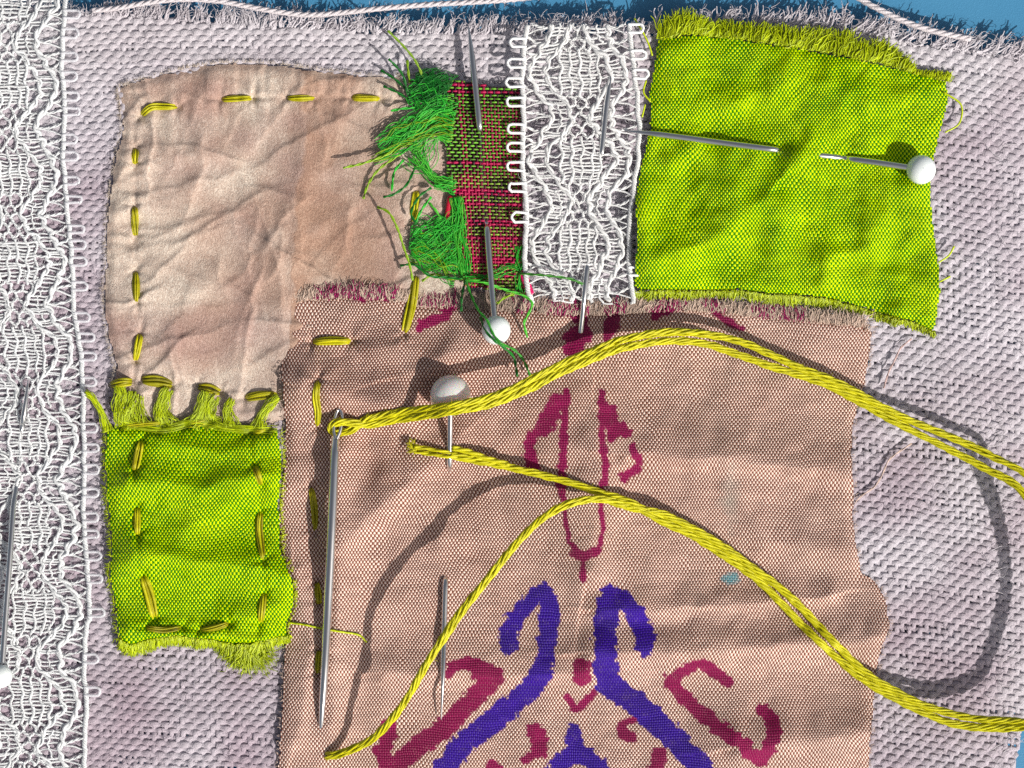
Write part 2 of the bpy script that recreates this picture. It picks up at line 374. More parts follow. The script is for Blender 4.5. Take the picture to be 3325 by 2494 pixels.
STITCHES = [      # path in photograph pixels, label, cloth it lies on, half width, yarn tone, with shade painted into the shaded stitches
 ([(457, 376), (490, 350), (530, 348), (578, 348)], "bent yellow stitch at the top left corner of the beige patch", 't', 14, 1),
 ([(718, 323), (820, 319)], "second yellow stitch along the top of the beige patch", 't', 12, 1),
 ([(930, 318), (1024, 319)], "third yellow stitch along the top of the beige patch", 't', 12, 1),
 ([(1140, 317), (1236, 322)], "yellow stitch on the beige patch nearest the dark green tuft", 't', 13, 1),
 ([(438, 482), (440, 534)], "shortest yellow stitch, uppermost in the left column on the beige patch", 't', 14, .85),
 ([(437, 668), (440, 768)], "second yellow stitch down the left column on the beige patch", 't', 13, .95),
 ([(440, 880), (444, 982)], "third yellow stitch down the left column on the beige patch", 't', 13, .95),
 ([(455, 1083), (438, 1172)], "lowest yellow stitch in the left column on the beige patch", 't', 14, 1.05),
 ([(360, 1252), (395, 1243), (430, 1240)], "leftmost stitch holding green tails above the small lime patch", 't', 17, .8),
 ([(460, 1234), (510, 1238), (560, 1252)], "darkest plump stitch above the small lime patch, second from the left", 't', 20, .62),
 ([(642, 1258), (680, 1262), (716, 1276)], "slanted stitch over green tails above the small lime patch", 't', 16, .72),
 ([(795, 1292), (850, 1284), (902, 1284)], "rightmost stitch above the small lime patch, beside the pink patch", 't', 16, .8),
 ([(392, 1384), (460, 1380), (532, 1378)], "long flat stitch along the frayed top edge of the small lime patch", 'm', 13, .85),
 ([(604, 1380), (645, 1376), (682, 1368)], "middle stitch on the frayed top edge of the small lime patch", 'm', 12, .9),
 ([(815, 1405), (845, 1402), (872, 1394)], "short stitch at the top right corner of the small lime patch", 'm', 11, .95),
 ([(460, 1430), (448, 1480), (437, 1532)], "upper left stitch on the small lime patch, leaning right", 'g', 15, .85),
 ([(446, 1648), (448, 1738)], "middle left stitch on the small lime patch", 'g', 14, .85),
 ([(464, 1868), (485, 1930), (502, 2012)], "large lower left stitch on the small lime patch, leaning left", 'g', 18, .85),
 ([(828, 1512), (848, 1576)], "upper right stitch on the small lime patch", 'g', 12, .75),
 ([(846, 1658), (842, 1720), (856, 1822)], "longest stitch on the right side of the small lime patch", 'g', 13, .85),
 ([(860, 1925), (852, 1975), (844, 2024)], "lower right stitch on the small lime patch", 'g', 13, .85),
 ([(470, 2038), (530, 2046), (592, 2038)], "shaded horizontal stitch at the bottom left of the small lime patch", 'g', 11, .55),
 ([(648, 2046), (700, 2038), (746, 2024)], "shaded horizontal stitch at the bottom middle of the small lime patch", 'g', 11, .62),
 ([(1014, 1112), (1080, 1106), (1142, 1108)], "lone horizontal yellow stitch near the top left corner of the pink patch", 'p', 15, 1),
 ([(1032, 1232), (1026, 1290), (1032, 1340), (1029, 1388)], "wavy vertical stitch on the pink patch just left of the needle eye", 'p', 13, 1),
 ([(1010, 1580), (1020, 1650), (1024, 1728)], "vertical stitch on the pink patch beside the needle's middle", 'p', 13, .95),
 ([(1030, 1890), (1036, 1964)], "short stitch on the pink patch close to the needle's lower half", 'p', 13, .85),
 ([(1036, 2110), (1032, 2190)], "stitch on the pink patch mostly hidden behind the needle", 'p', 11, .8),
 ([(1352, 892), (1338, 980), (1312, 1084)], "long upright yellow stitch crossing the top edge of the pink patch", 'x', 17, 1),
 ([(1352, 618), (1346, 670), (1338, 722)], "yellow stitch glimpsed behind the loose green strands", 't', 15, .95),]
def pucker(keys, x, y):
    z = np.zeros(np.shape(x))
    for pts, lab, k, w, tn in STITCHES:
        if k not in keys: continue
        for e, o in ((pts[0], pts[1]), (pts[-1], pts[-2])):
            ux, uy = e[0] - o[0], e[1] - o[1]; L = math.hypot(ux, uy); ux /= L; uy /= L
            a = (x - e[0]) * ux + (y - e[1]) * uy; b = -(x - e[0]) * uy + (y - e[1]) * ux; d2 = a * a + b * b
            z = z - .050 * np.exp(-d2 / 14.0 ** 2) - .014 * np.exp(-(b / 9) ** 2 - (np.maximum(a, -.3 * a) / 46) ** 2)
            z = z + .016 * np.cos(np.arctan2(b, a) * 5 + e[0]) * np.exp(-d2 / 42.0 ** 2) * np.clip(d2 / 300, 0, 1)
    return z
def creases(x, y):
    """sharp little creases pressed into the tissue: steep on one side, soft on the other"""
    r = np.random.default_rng(5); z = np.zeros(np.shape(x))
    for k in range(95):
        cx, cy = r.uniform(350, 1480), r.uniform(230, 1330); a = r.choice([.1, .35, -.5, 1.3, 1.75]) + .35 * r.standard_normal() + .5 * (cy < 420) ; L = r.uniform(60, 260); h = r.uniform(.008, .026)
        ca, sa = math.cos(a), math.sin(a); u = (x - cx) * ca + (y - cy) * sa; v = -(x - cx) * sa + (y - cy) * ca + 14 * fbm(x, y, 70, 2, 140 + k % 5) + (u / L) ** 2 * r.uniform(-30, 30)
        w = r.uniform(26, 60); z = z + h * np.exp(-np.where(v > 0, v / w, -v / (w * .22))) * np.exp(-(u / L) ** 4)
    return z
def z_pink(x, y):
    ul = np.clip(1 - np.hypot((x - 1350) / 900, (y - 1400) / 700), 0, 1)
    rip = fbm(x + .5 * y, y - .5 * x, 120, 2, 13)
    return z_linen(x, y) + .095 + 2.3 * ridges(R_PINK, x, y) + .050 * fbm(x, y, 210, 2, 11) + .016 * fbm(x, y, 70, 2, 12) + .075 * ul * rip + pucker('px', x, y)
def z_gr(x, y):
    d = np.hypot(x - 2535, y - 488)
    return z_linen(x, y) + .135 + 1.9 * ridges(R_GR, x, y) + .11 * fbm(x, y, 150, 2, 21) + .034 * fbm(x, y, 62, 2, 22) - .07 * np.exp(-(d / 42) ** 2)
def z_gl(x, y): return z_linen(x, y) + .15 + pucker('gm', x, y) + 2.1 * ridges(R_GL, x, y) + .05 * fbm(x, y, 140, 2, 31) + .010 * fbm(x, y, 55, 2, 32)
def z_tis(x, y):
    wx = x + 50 * fbm(x, y, 160, 2, 41); wy = y + 50 * fbm(x, y, 160, 2, 42)
    streak = fbm(x, y * .16, 34, 2, 46) * np.exp(-((y - 300) / 120.0) ** 2) + fbm(x * .16, y, 34, 2, 47) * np.exp(-((x - 440) / 90.0) ** 2)
    return z_linen(x, y) + .058 + .6 * ridges(R_TISSUE, x, y) + 1.9 * creases(x, y) + .030 * streak + .035 * fbm(x, y, 170, 2, 48) + .006 * fbm(x, y, 45, 2, 44) + pucker('tmx', x, y)

class HF:
    """height function sampled once on a grid, then looked up"""
    def __init__(s, f, x0, y0, x1, y1, d=8.0):
        xs = np.arange(x0, x1 + d, d); ys = np.arange(y0, y1 + d, d); X, Y = np.meshgrid(xs, ys); s.g = f(X, Y); s.o = (x0, y0, d)
    def __call__(s, x, y):
        x0, y0, d = s.o; u = np.clip((np.asarray(x, float) - x0) / d, 0, s.g.shape[1] - 1.001); v = np.clip((np.asarray(y, float) - y0) / d, 0, s.g.shape[0] - 1.001)
        i = u.astype(int); j = v.astype(int); a = u - i; b = v - j; g = s.g
        return (g[j, i] * (1 - a) + g[j, i + 1] * a) * (1 - b) + (g[j + 1, i] * (1 - a) + g[j + 1, i + 1] * a) * b
f_pink, f_gr, f_gl, f_tis = z_pink, z_gr, z_gl, z_tis
z_linen_exact = z_linen
z_pink = HF(f_pink, 880, 880, 2920, 2720); z_gr = HF(f_gr, 2000, 0, 3140, 1140); z_gl = HF(f_gl, 260, 1220, 1000, 2240); z_tis = HF(f_tis, 300, 160, 1800, 1440)
z_linen = HF(z_linen_exact, -200, -120, 3720, 2720, 12.0)

def sheet(poly, zf, step, wu, wv, seed, fray=3.0, sag=.03):
    """grid over an outline: pixels, heights, weave coordinates"""
    p = np.asarray(poly, float)
    xs = np.arange(p[:, 0].min() - step, p[:, 0].max() + step, step); ys = np.arange(p[:, 1].min() - step, p[:, 1].max() + step, step)
    X, Y = np.meshgrid(xs, ys)
    d, _ = segdist(poly, X, Y, True); ins = inside(poly, X, Y)
    sd = np.where(ins, d, -d) + fray * fbm(X, Y, 16, 2, seed)
    keep = (sd > 0)
    cell = keep[:-1, :-1] & keep[1:, :-1] & keep[:-1, 1:] & keep[1:, 1:]
    used = np.zeros_like(keep); used[:-1, :-1] |= cell; used[1:, :-1] |= cell; used[:-1, 1:] |= cell; used[1:, 1:] |= cell
    idx = np.full(keep.shape, -1); idx[used] = np.arange(used.sum())
    q = np.stack([idx[:-1, :-1], idx[1:, :-1], idx[1:, 1:], idx[:-1, 1:]], -1)[cell]
    x, y = X[used], Y[used]; z = zf(x, y)
    # cloth sags a little at its raw edge
    z = z - sag * np.exp(-(np.maximum(sd[used], 0) / 16.0) ** 2)
    U = (x + 10 * fbm(x, y, 150, 2, seed + 1) + 3 * fbm(x, y, 40, 2, seed + 2)) / wu
    V = (y + 12 * fbm(x, y, 170, 2, seed + 3) + 3 * fbm(x, y, 40, 2, seed + 4)) / wv
    return x, y, z, q, np.column_stack([U, V])

# ------------------------------------------------------------------ linen ground cloth: real yarns
PITCH = 19.6
TOPE = [(-200, 20), (120, 26), (300, 48), (600, 72), (1000, 96), (1400, 112), (1700, 112), (2100, 112), (2500, 92), (2750, 104), (3000, 150), (3325, 192), (3700, 240)]
tx, ty = zip(*TOPE)
def top_edge(x): return np.interp(x, tx, ty)
def right_edge(y): return np.interp(y, [0, 1800, 2100, 2494, 2700], [3600, 3560, 3372, 3292, 3255])
def row_shift(x, y):
    f_t = np.interp(x, [-300, 500, 1200, 1800, 2400, 3000, 3600], [60, 10, 0, 0, 8, 60, 150])
    f_b = np.interp(x, [-300, 500, 1200, 1800, 2400, 3000, 3600], [-60, 0, 40, 70, 100, 170, 250])
    k = np.clip(y / 2494, 0, 1)
    return f_t * (1 - k) + f_b * k
def linen_dye(x, y):
    base = lin(195, 189, 197); mauve = lin(170, 155, 166); pale = lin(208, 204, 208)
    n = fbm(x, y, 230, 3, 51)
    side = np.clip((1300 - x) / 1500, 0, 1) * np.clip((y - 150) / 500, 0, 1)
    f = np.clip(.22 + .75 * n + .45 * side + .25 * np.clip((y - 1200) / 1200, 0, 1), 0, 1)[:, None]
    c = base * (1 - f) + mauve * f
    g = np.clip((420 - y) / 300, 0, 1)[:, None] * .5
    return c * (1 - g) + pale * g
hide = [np.asarray(o) for o in (O_TISSUE, O_PINK, O_GL, O_GR)]
def hidden(x, y):
    h = np.zeros(np.shape(x), bool)
    for o in hide:
        ins = inside(o, x, y)
        if ins.any():
            d = np.full(np.shape(x), 1e9); d[ins] = segdist(o, x[ins], y[ins], True)[0]
            h |= ins & (d > 34)
    return h
linen = thing("linen_cloth", "pale lilac loosely woven linen ground cloth with raw frayed top edge", "cloth")
SUB = 4
wf, wp = MB(), MB()
def runs(m):
    d = np.diff(np.concatenate([[0], m.astype(int), [0]])); return list(zip(np.where(d == 1)[0], np.where(d == -1)[0]))
for j in range(-14, 136):                                  # weft
    x = np.arange(-100, 3430, PITCH / SUB); n = len(x)
    y0 = j * PITCH
    y = y0 + row_shift(x, y0) + 4.5 * fbm(x, np.full(n, y0), 110, 2, 61) + 3.4 * fbm(x, np.full(n, y0 * 7), 34, 2, 62) + 1.2 * rng.standard_normal()
    ok = (y > top_edge(x) - 2) & (x < right_edge(y)) & (y < 2560) & ~hidden(x, y)
    col_i = x / PITCH
    z = z_linen(x, y) + .0125 * np.cos(math.pi * (col_i - .5)) * (1 if j % 2 else -1)
    slub = 1 + .30 * fbm(x, np.full(n, y0 * 3.1), 70, 2, 63) + .12 * rng.standard_normal()
    r = 10.4 / PX * np.clip(slub, .72, 1.3)
    c = linen_dye(x, y) * (1 + .05 * rng.standard_normal())
    p = P(x, y, z)
    for a, b in runs(ok):
        if b - a > 3: wf.tube(p[a:b], r[a:b], c[a:b], 6, .40, taper=True)
for i in range(-5, 174):                                   # warp
    x0 = (i + .5) * PITCH
    yb = np.arange(-60, 2570, PITCH / SUB); n = len(yb)
    x = x0 + 4.5 * fbm(np.full(n, x0), yb, 110, 2, 64) + 3.6 * fbm(np.full(n, x0 * 5), yb, 34, 2, 65) + 1.2 * rng.standard_normal()
    sh = row_shift(x, yb); vrow = yb - sh                  # the row coordinate under this point
    ok = (yb > top_edge(x) - 4) & (x < right_edge(yb)) & ~hidden(x, yb)
    z = z_linen(x, yb) - .004 - .0145 * np.cos(math.pi * (vrow / PITCH)) * (-1 if i % 2 else 1)
    slub = 1 + .30 * fbm(np.full(n, x0 * 3.1), yb, 70, 2, 66) + .10 * rng.standard_normal()
    r = 8.6 / PX * np.clip(slub, .7, 1.35)
    c = linen_dye(x, yb) * (1.04 + .05 * rng.standard_normal())
    p = P(x, yb, z)
    for a, b in runs(ok):
        if b - a > 3: wp.tube(p[a:b], r[a:b], c[a:b], 6, .44, taper=True)
wf.build("weft_yarns", M_LINEN, linen, "stuff")
wp.build("warp_yarns", M_LINEN, linen, "stuff")

def hair(mb, x, y, z, ang, L, r, col, curl=.5, n=6, rise=.0):
    """one fibre from pixel x,y, heading ang (picture plane, y down)"""
    t = np.linspace(0, 1, n); a = ang + curl * rng.standard_normal() * t + .35 * rng.standard_normal() * np.sin(t * 5 + rng.random() * 6) + .35 * rng.standard_normal() * np.sin(t * 13 + rng.random() * 6)
    dx = np.cumsum(np.cos(a)) * L / n; dy = np.cumsum(np.sin(a)) * L / n
    mb.tube(P(x + dx, y + dy, z + rise * t + .012 * rng.standard_normal() * np.sin(t * 3.1)), r / PX * (1 - .55 * t), col, 3 if r < 3 else 5, taper=False)

# frayed warp ends along the top of the linen, and its fuzz
fr = MB(); fz = MB()
for i in range(-6, 184):
    x0 = (i + .5) * PITCH + 3 * rng.standard_normal(); y0 = top_edge(x0) + 4
    lean = np.interp(x0, [0, 600, 1100, 1700, 2600, 3325], [.25, .15, .3, .35, .75, 1.0])
    ang = -math.pi / 2 + lean + .28 * rng.standard_normal(); L = np.interp(x0, [0, 280, 330, 1700, 2400, 3325], [10, 14, 58, 62, 84, 78]) * (.75 + .5 * rng.random())
    if 120 < x0 < 330: L *= .4
    c = linen_dye(np.array([x0]), np.array([y0]))[0] * (1.02 + .06 * rng.standard_normal())
    bend = .5 * rng.standard_normal()
    for k in range(7):
        hair(fr, x0 + 3.4 * rng.standard_normal(), y0, float(z_linen(x0, y0)) + .012 * rng.standard_normal(), ang + .13 * rng.standard_normal(), L * (.7 + .45 * rng.random()), 3.7, c * (1.0 + .14 * rng.random()), .35 + .2 * abs(bend), 8)
    for k in range(6):
        u = rng.random(); hair(fz, x0 + 5 * rng.standard_normal() + math.cos(ang) * L * u, y0 + math.sin(ang) * L * u, float(z_linen(x0, y0)) + .03, ang + .8 * rng.standard_normal(), 26 + 22 * rng.random(), 1.1, c * 1.05, 1.2)
for k in range(1500):                                      # loose fibres over the weave
    x0 = rng.uniform(0, 3325); y0 = rng.uniform(60, 2494)
    if hidden(np.array([x0]), np.array([y0]))[0] or y0 < top_edge(x0): continue
    hair(fz, x0, y0, float(z_linen(x0, y0)) + .035, rng.uniform(0, 6.28), 22 + 30 * rng.random(), .9, linen_dye(np.array([x0]), np.array([y0]))[0] * 1.08, 1.6)
for k in range(46):                                        # longer fibres leaving the right-hand edge
    y0 = rng.uniform(250, 2480); x0 = rng.uniform(3190, 3300)
    hair(fz, x0, y0, float(z_linen(x0, y0)) + .05, rng.choice([-.35, .75]) + .15 * rng.standard_normal(), 70 + 60 * rng.random(), 1.3, lin(220, 214, 220), .3, 8, .05)
fr.build("fringe", M_LINEN, linen, "stuff"); fz.build("fuzz", M_LINEN, linen, "stuff")

# ------------------------------------------------------------------ crinkled beige tissue silk
x, y, z, q, uv = sheet(O_TISSUE, f_tis, 5.0, 6, 6, 71, 5.0, .05)
ca, cb, cd = lin(224, 209, 194), lin(194, 166, 150), lin(174, 140, 136)
f1 = np.clip(.42 + 1.5 * fbm(x + 40 * fbm(x, y, 90, 2, 4), y, 190, 3, 72), 0, 1)[:, None]
f2 = np.clip(.9 * fbm(x, y, 160, 3, 73) + .35 * np.clip((y - 850) / 400, 0, 1) + .1, 0, 1)[:, None]
f3 = np.clip((z - z_linen(x, y) - .10) / .06, 0, 1)[:, None]
c = (ca * (1 - f1) + cb * f1) * (1 - .6 * f2) + cd * .6 * f2
d, s = segdist([(975, 240), (985, 420), (965, 700), (950, 940)], x, y)        # the doubled, darker half right of the fold
sdj = -s * d + 34 * fbm(x, y, 70, 3, 74); f4 = (np.clip(sdj / 12, 0, 1) * np.clip(1.1 - (x - 990) / 260 + .8 * fbm(x, y, 90, 2, 75), 0, 1))[:, None] * .62
c = c * (1 - f4) + lin(178, 140, 116) * f4
tis = thing("tissue_silk_patch", "crinkled sheer beige silk patch sewn at upper left with yellow running stitches", "fabric patch")
mesh("cloth", P(x, y, z), q, M_TISSUE, tis, col=c)
mb = MB()
for k in range(1500):                                      # soft edge fibres
    i = rng.integers(0, len(O_TISSUE)); a = np.array(O_TISSUE[i]); b = np.array(O_TISSUE[(i + 1) % len(O_TISSUE)]); u = rng.random(); pnt = a * (1 - u) + b * u
    dn = np.array([(b - a)[1], -(b - a)[0]]); dn = dn / (np.linalg.norm(dn) + 1e-6)
    hair(mb, pnt[0], pnt[1], float(z_tis(pnt[0], pnt[1])) - .02, math.atan2(dn[1], dn[0]) + .6 * rng.standard_normal(), 8 + 12 * rng.random(), .9, ca * .95, 1.0, 4)
mb.build("edge_fuzz", M_FRAY, tis, "stuff")

# ------------------------------------------------------------------ printed pink silk
PURPLE, MAG = lin(46, 4, 136), lin(130, 0, 70)
print_strokes = [   # colour, half width, polyline in photograph pixels
 (PURPLE, 29, [(1652, 2100), (1656, 2040), (1690, 1985), (1730, 1945), (1756, 1925), (1778, 1945)]), (PURPLE, 32, [(1762, 1925), (1780, 1960), (1785, 2010), (1778, 2080), (1768, 2160), (1760, 2190)]),
 (PURPLE, 36, [(1762, 2180), (1720, 2240), (1650, 2300), (1590, 2350), (1520, 2400), (1460, 2470), (1400, 2540)]),
 (PURPLE, 36, [(1968, 2170), (1965, 2080), (1970, 1990), (1985, 1940)]), (PURPLE, 32, [(1978, 1930), (2020, 1940), (2065, 1995), (2095, 2060), (2092, 2100)]),
 (PURPLE, 40, [(1968, 2160), (1975, 2215), (2030, 2260), (2090, 2305), (2150, 2360), (2210, 2420), (2280, 2500), (2330, 2560)]),
 (PURPLE, 27, [(1862, 2378), (1862, 2440)]), (PURPLE, 30, [(1862, 2440), (1815, 2490), (1780, 2540)]), (PURPLE, 30, [(1866, 2440), (1935, 2480), (1980, 2540)]),
 (MAG, 18, [(1455, 2190), (1470, 2165), (1520, 2150), (1560, 2165)]), (MAG, 34, [(1560, 2175), (1595, 2190), (1585, 2210)]), (MAG, 33, [(1600, 2195), (1545, 2260), (1490, 2320), (1430, 2370), (1360, 2420), (1300, 2475), (1280, 2520)]),
 (MAG, 27, [(1265, 2355), (1255, 2410), (1240, 2440), (1260, 2480), (1300, 2510)]),
 (MAG, 19, [(2360, 2215), (2330, 2190), (2290, 2160), (2250, 2160), (2210, 2185), (2175, 2215)]), (MAG, 24, [(2180, 2205), (2210, 2255), (2270, 2310), (2330, 2360), (2400, 2410), (2450, 2455), (2470, 2465)]),
 (MAG, 22, [(2470, 2460), (2500, 2420), (2515, 2380), (2500, 2330), (2480, 2305)]),
 (MAG, 25, [(1890, 2160), (1890, 2200)]), (MAG, 13, [(1843, 2262), (1862, 2300), (1880, 2300), (1925, 2255)]),
 (MAG, 24, [(1735, 2372), (1755, 2400), (1745, 2440)]), (MAG, 15, [(1740, 2440), (1705, 2470)]), (MAG, 12, [(2065, 2332), (2025, 2350), (2015, 2375)]), (MAG, 21, [(2020, 2370), (2045, 2395)]),
 (MAG, 27, [(2140, 2450), (2125, 2520)]), (MAG, 18, [(1600, 2484), (1640, 2520)]),
 # flower stem and leaves
 (MAG, 15, [(1838, 1275), (1835, 1345), (1832, 1420), (1828, 1500), (1824, 1560), (1826, 1600)]), (MAG, 30, [(1815, 1300), (1790, 1350), (1765, 1390)]), (MAG, 20, [(1760, 1390), (1725, 1420), (1715, 1450)]),
 (MAG, 20, [(1720, 1465), (1718, 1490), (1735, 1520)]), (MAG, 9, [(1828, 1600), (1835, 1680), (1850, 1760), (1872, 1790), (1890, 1800)]),
 (MAG, 11, [(1955, 1275), (1952, 1330), (1955, 1400), (1958, 1450)]), (MAG, 13, [(1958, 1450), (1965, 1510), (1962, 1570)]), (MAG, 25, [(1975, 1330), (1985, 1370), (2005, 1395)]), (MAG, 22, [(2020, 1380), (2032, 1405)]), (MAG, 15, [(1985, 1400), (1986, 1420)]),
 (MAG, 15, [(2055, 1450), (2060, 1470), (2075, 1500), (2065, 1530)]), (MAG, 20, [(2060, 1530), (2025, 1548)]), (MAG, 9, [(1955, 1570), (1953, 1650), (1958, 1720), (1948, 1770)]), (MAG, 14, [(1860, 1800), (1900, 1806), (1940, 1788)]), (MAG, 9, [(1892, 1800), (1892, 1850), (1894, 1880)]),
 # top of the motif
 (MAG, 36, [(1885, 1090), (1865, 1110), (1862, 1130)]), (MAG, 14, [(1895, 1020), (1890, 1060)]), (MAG, 26, [(1820, 1000), (1870, 1025)]), (MAG, 16, [(1868, 1155), (1854, 1165)]),
 (MAG, 24, [(2000, 1010), (1990, 1045), (1975, 1075)]), (MAG, 12, [(1975, 1075), (1972, 1120)]), (MAG, 7, [(2035, 1095), (2036, 1102)]),
 (MAG, 18, [(1375, 1050), (1400, 1040), (1440, 1030), (1460, 1005)]), (MAG, 10, [(1365, 1045), (1362, 1070)]), (MAG, 14, [(1462, 1000), (1470, 975)]), (MAG, 24, [(1150, 950), (1250, 950)]), (MAG, 12, [(1380, 960), (1460, 965)]),
 (MAG, 15, [(2125, 1025), (2160, 1010), (2210, 990)]), (MAG, 12, [(2300, 990), (2340, 1030), (2390, 1060)]), (MAG, 9, [(2395, 1065), (2410, 1068)]), (MAG, 10, [(2430, 985), (2480, 990)]),
]
STEP = 4.2
x, y, z, q, uv = sheet(O_PINK, f_pink, STEP, 5.6, 8.2, 81, 3.0)
pa = np.zeros(len(x)); pc = np.tile(MAG, (len(x), 1))
ru = np.floor(uv[:, 1]).astype(int); cu = np.floor(uv[:, 0] / 3).astype(int)
jag = _tab[ru & 255, (ru * 7 + 13) & 255] - .5; jag2 = _tab[cu & 255, (cu * 5 + 3) & 255] - .5
edge = 9 * jag * (.4 + np.abs(fbm(x, y, 26, 2, 82))) + 8 * jag2 * (.4 + np.abs(fbm(x, y, 28, 2, 83))) + 11 * fbm(x, y, 16, 2, 84)
for cl, w, pts in print_strokes:
    pp = np.asarray(pts, float); lo = pp.min(0) - w - 20; hi = pp.max(0) + w + 20
    m = (x > lo[0]) & (x < hi[0]) & (y > lo[1]) & (y < hi[1])
    if not m.any(): continue
    d, _ = segdist(pts, x[m], y[m]); k = np.clip((w + edge[m] * min(1, w / 22) - d) / 3.0 + .5, 0, 1)
    i = np.where(m)[0]; up = k > pa[i]; pc[i[up]] = cl; pa[i[up]] = k[up]
# the little teal smudge and faint teal wash
tn = 1 - np.hypot((x - 2378) / 40, (y - 1878) / 24) + .8 * fbm(x, y, 22, 2, 85); i = tn > .35
pc[i] = lin(70, 150, 165); pa[i] = np.clip(tn[i] * .9, 0, .8)
tn2 = np.clip(1 - np.hypot((x - 2370) / 46, (y - 1620) / 130) + .4 * fbm(x, y, 30, 2, 86), 0, 1); i = (pa < .05) & (tn2 > .2)
pc[i] = lin(150, 160, 150); pa[i] = .35 * tn2[i]
hue = (1 + .35 * fbm(x, y, 110, 3, 87))[:, None]; pa = pa * np.clip(1.05 + .15 * fbm(x, y, 16, 2, 90), .94, 1)
pink = thing("printed_silk_patch", "pale pink silk patch printed with purple and magenta floral motif", "fabric patch")
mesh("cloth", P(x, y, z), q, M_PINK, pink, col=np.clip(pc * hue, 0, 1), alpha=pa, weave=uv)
ul_shade = .42 * np.clip(1.15 - np.hypot((x - 1400) / 950, (y - 1330) / 720), 0, 1) + .16 * fbm(x, y, 180, 3, 88) + .10 * fbm(x, y, 50, 2, 89)  # upper-left shade painted in as more brown warp, plus random variation
at_ = pink.children[0].data.attributes.new('ul_shade', 'FLOAT', 'POINT'); at_.data.foreach_set('value', ul_shade.astype(np.float32))
# frayed upper edge, printed where the motif runs off it
mb = MB()
PT = O_PINK[:17]
ptx, pty = [a for a, b in PT], [b for a, b in PT]
def near_print(px, py):
    if py > 1100: return False
    best = min(segdist(pts, np.array([px]), np.array([py]))[0][0] - w for cl, w, pts in print_strokes if cl is MAG and np.asarray(pts)[:, 1].min() < 1070)
    return best < 8
extra = [(1080, 948, 60), (1220, 945, 70), (1410, 950, 60), (1700, 975, 30), (2480, 985, 40), (1790, 985, 26), (2580, 995, 50)]
for k in range(3200):
    x0 = rng.uniform(945, 2815); y0 = np.interp(x0, ptx, pty) + rng.uniform(-4, 22)
    L = (22 + 34 * rng.random()) * (1.15 if 1450 < x0 < 2080 else .9)
    pr = near_print(x0, y0) or any(abs(x0 - ex) < ew * (.5 + .6 * rng.random()) for ex, ey, ew in extra)
    c = (lin(176, 40, 108) if pr and rng.random() < .42 else lin(232, 206, 188)) * (.75 + .35 * rng.random())
    if 1450 < x0 < 2080 and not pr: c = lin(205, 180, 165) * (.7 + .4 * rng.random())
    hair(mb, x0, y0, float(z_pink(x0, y0)) + .006 + .012 * rng.random(), -math.pi / 2 + .22 * rng.standard_normal(), L, 1.3 + .9 * rng.random(), c, .6, 6, -.01)
for k in range(420):                                       # left and right raw edges
    y0 = rng.uniform(1000, 2490); s = rng.random() < .5
    seg = [p_ for p_ in (O_PINK[16:33] if s else O_PINK[::-1][:16])]
    x0 = np.interp(y0, [b for a, b in seg], [a for a, b in seg])
    hair(mb, x0, y0, float(z_pink(x0, y0)) - .02, (0 if s else math.pi) + .9 * rng.standard_normal(), 8 + 9 * rng.random(), 1.3, lin(215, 190, 178), .8, 4)
mb.build("fringe", M_FRAY, pink, "stuff")

# ------------------------------------------------------------------ lime silk patches
def lime_patch(poly, zf, seed, label):
    x, y, z, q, uv = sheet(poly, {z_gr: f_gr, z_gl: f_gl}[zf], 5.6, 6.2, 8.6, seed, 3.0)
    o = thing("shot_silk_patch", label, "fabric patch")
    mesh("cloth", P(x, y, z), q, M_LIME, o, weave=uv)
    return o
YG, YG2, DG = lin(205, 222, 10), lin(172, 190, 0), lin(110, 160, 0)
gr = lime_patch(O_GR, z_gr, 91, "large glossy lime green silk patch held by a horizontal white headed pin")
gl = lime_patch(O_GL, z_gl, 95, "small crumpled lime green silk patch stitched down at lower left")
mb = MB()
gt = [(2133, 128), (2250, 112), (2400, 128), (2550, 150), (2700, 176), (2850, 206), (2950, 232), (3075, 262)]
out = [(2130, 70), (2180, 40), (2240, 25), (2300, 60), (2450, 68), (2600, 86), (2765, 92), (2782, 132), (2866, 120), (2960, 190), (2992, 225), (3090, 228)]
for k in range(1900):                                      # frayed top with a wispy, sheer flap
    x0 = rng.uniform(2132, 3078); y0 = np.interp(x0, [a for a, b in gt], [b for a, b in gt]) + rng.uniform(0, 8)
    yo = np.interp(x0 + 15, [a for a, b in out], [b for a, b in out]); L = max(10, (y0 - yo) * (.55 + .6 * rng.random()))
    c = (YG2 if rng.random() < .6 else YG) * (.7 + .45 * rng.random())
    hair(mb, x0, y0, float(z_gr(x0, y0)) - .01 + .02 * rng.random(), -math.pi / 2 + .30 + .22 * rng.standard_normal(), L, 2.2 + 1.2 * rng.random(), c, .5, 6, -.02)
gb = [(2060, 945), (2250, 948), (2400, 945), (2500, 958), (2600, 963), (2700, 975), (2780, 998), (2880, 1028), (2960, 1048), (3034, 1082)]
for k in range(1300):                                      # frayed bottom
    x0 = rng.uniform(2062, 3036); y0 = np.interp(x0, [a for a, b in gb], [b for a, b in gb]) - rng.uniform(0, 10)
    L = np.interp(x0, [2060, 2100, 2150, 2600, 2900, 3036], [50, 40, 30, 40, 32, 20]) * (.5 + .6 * rng.random())
    hair(mb, x0, y0, float(z_gr(x0, y0)) - .02, math.pi / 2 + .22 * rng.standard_normal(), L, 2.2 + 1.2 * rng.random(), (YG2 if rng.random() < .7 else YG) * (.6 + .4 * rng.random()), .5, 5, -.05)
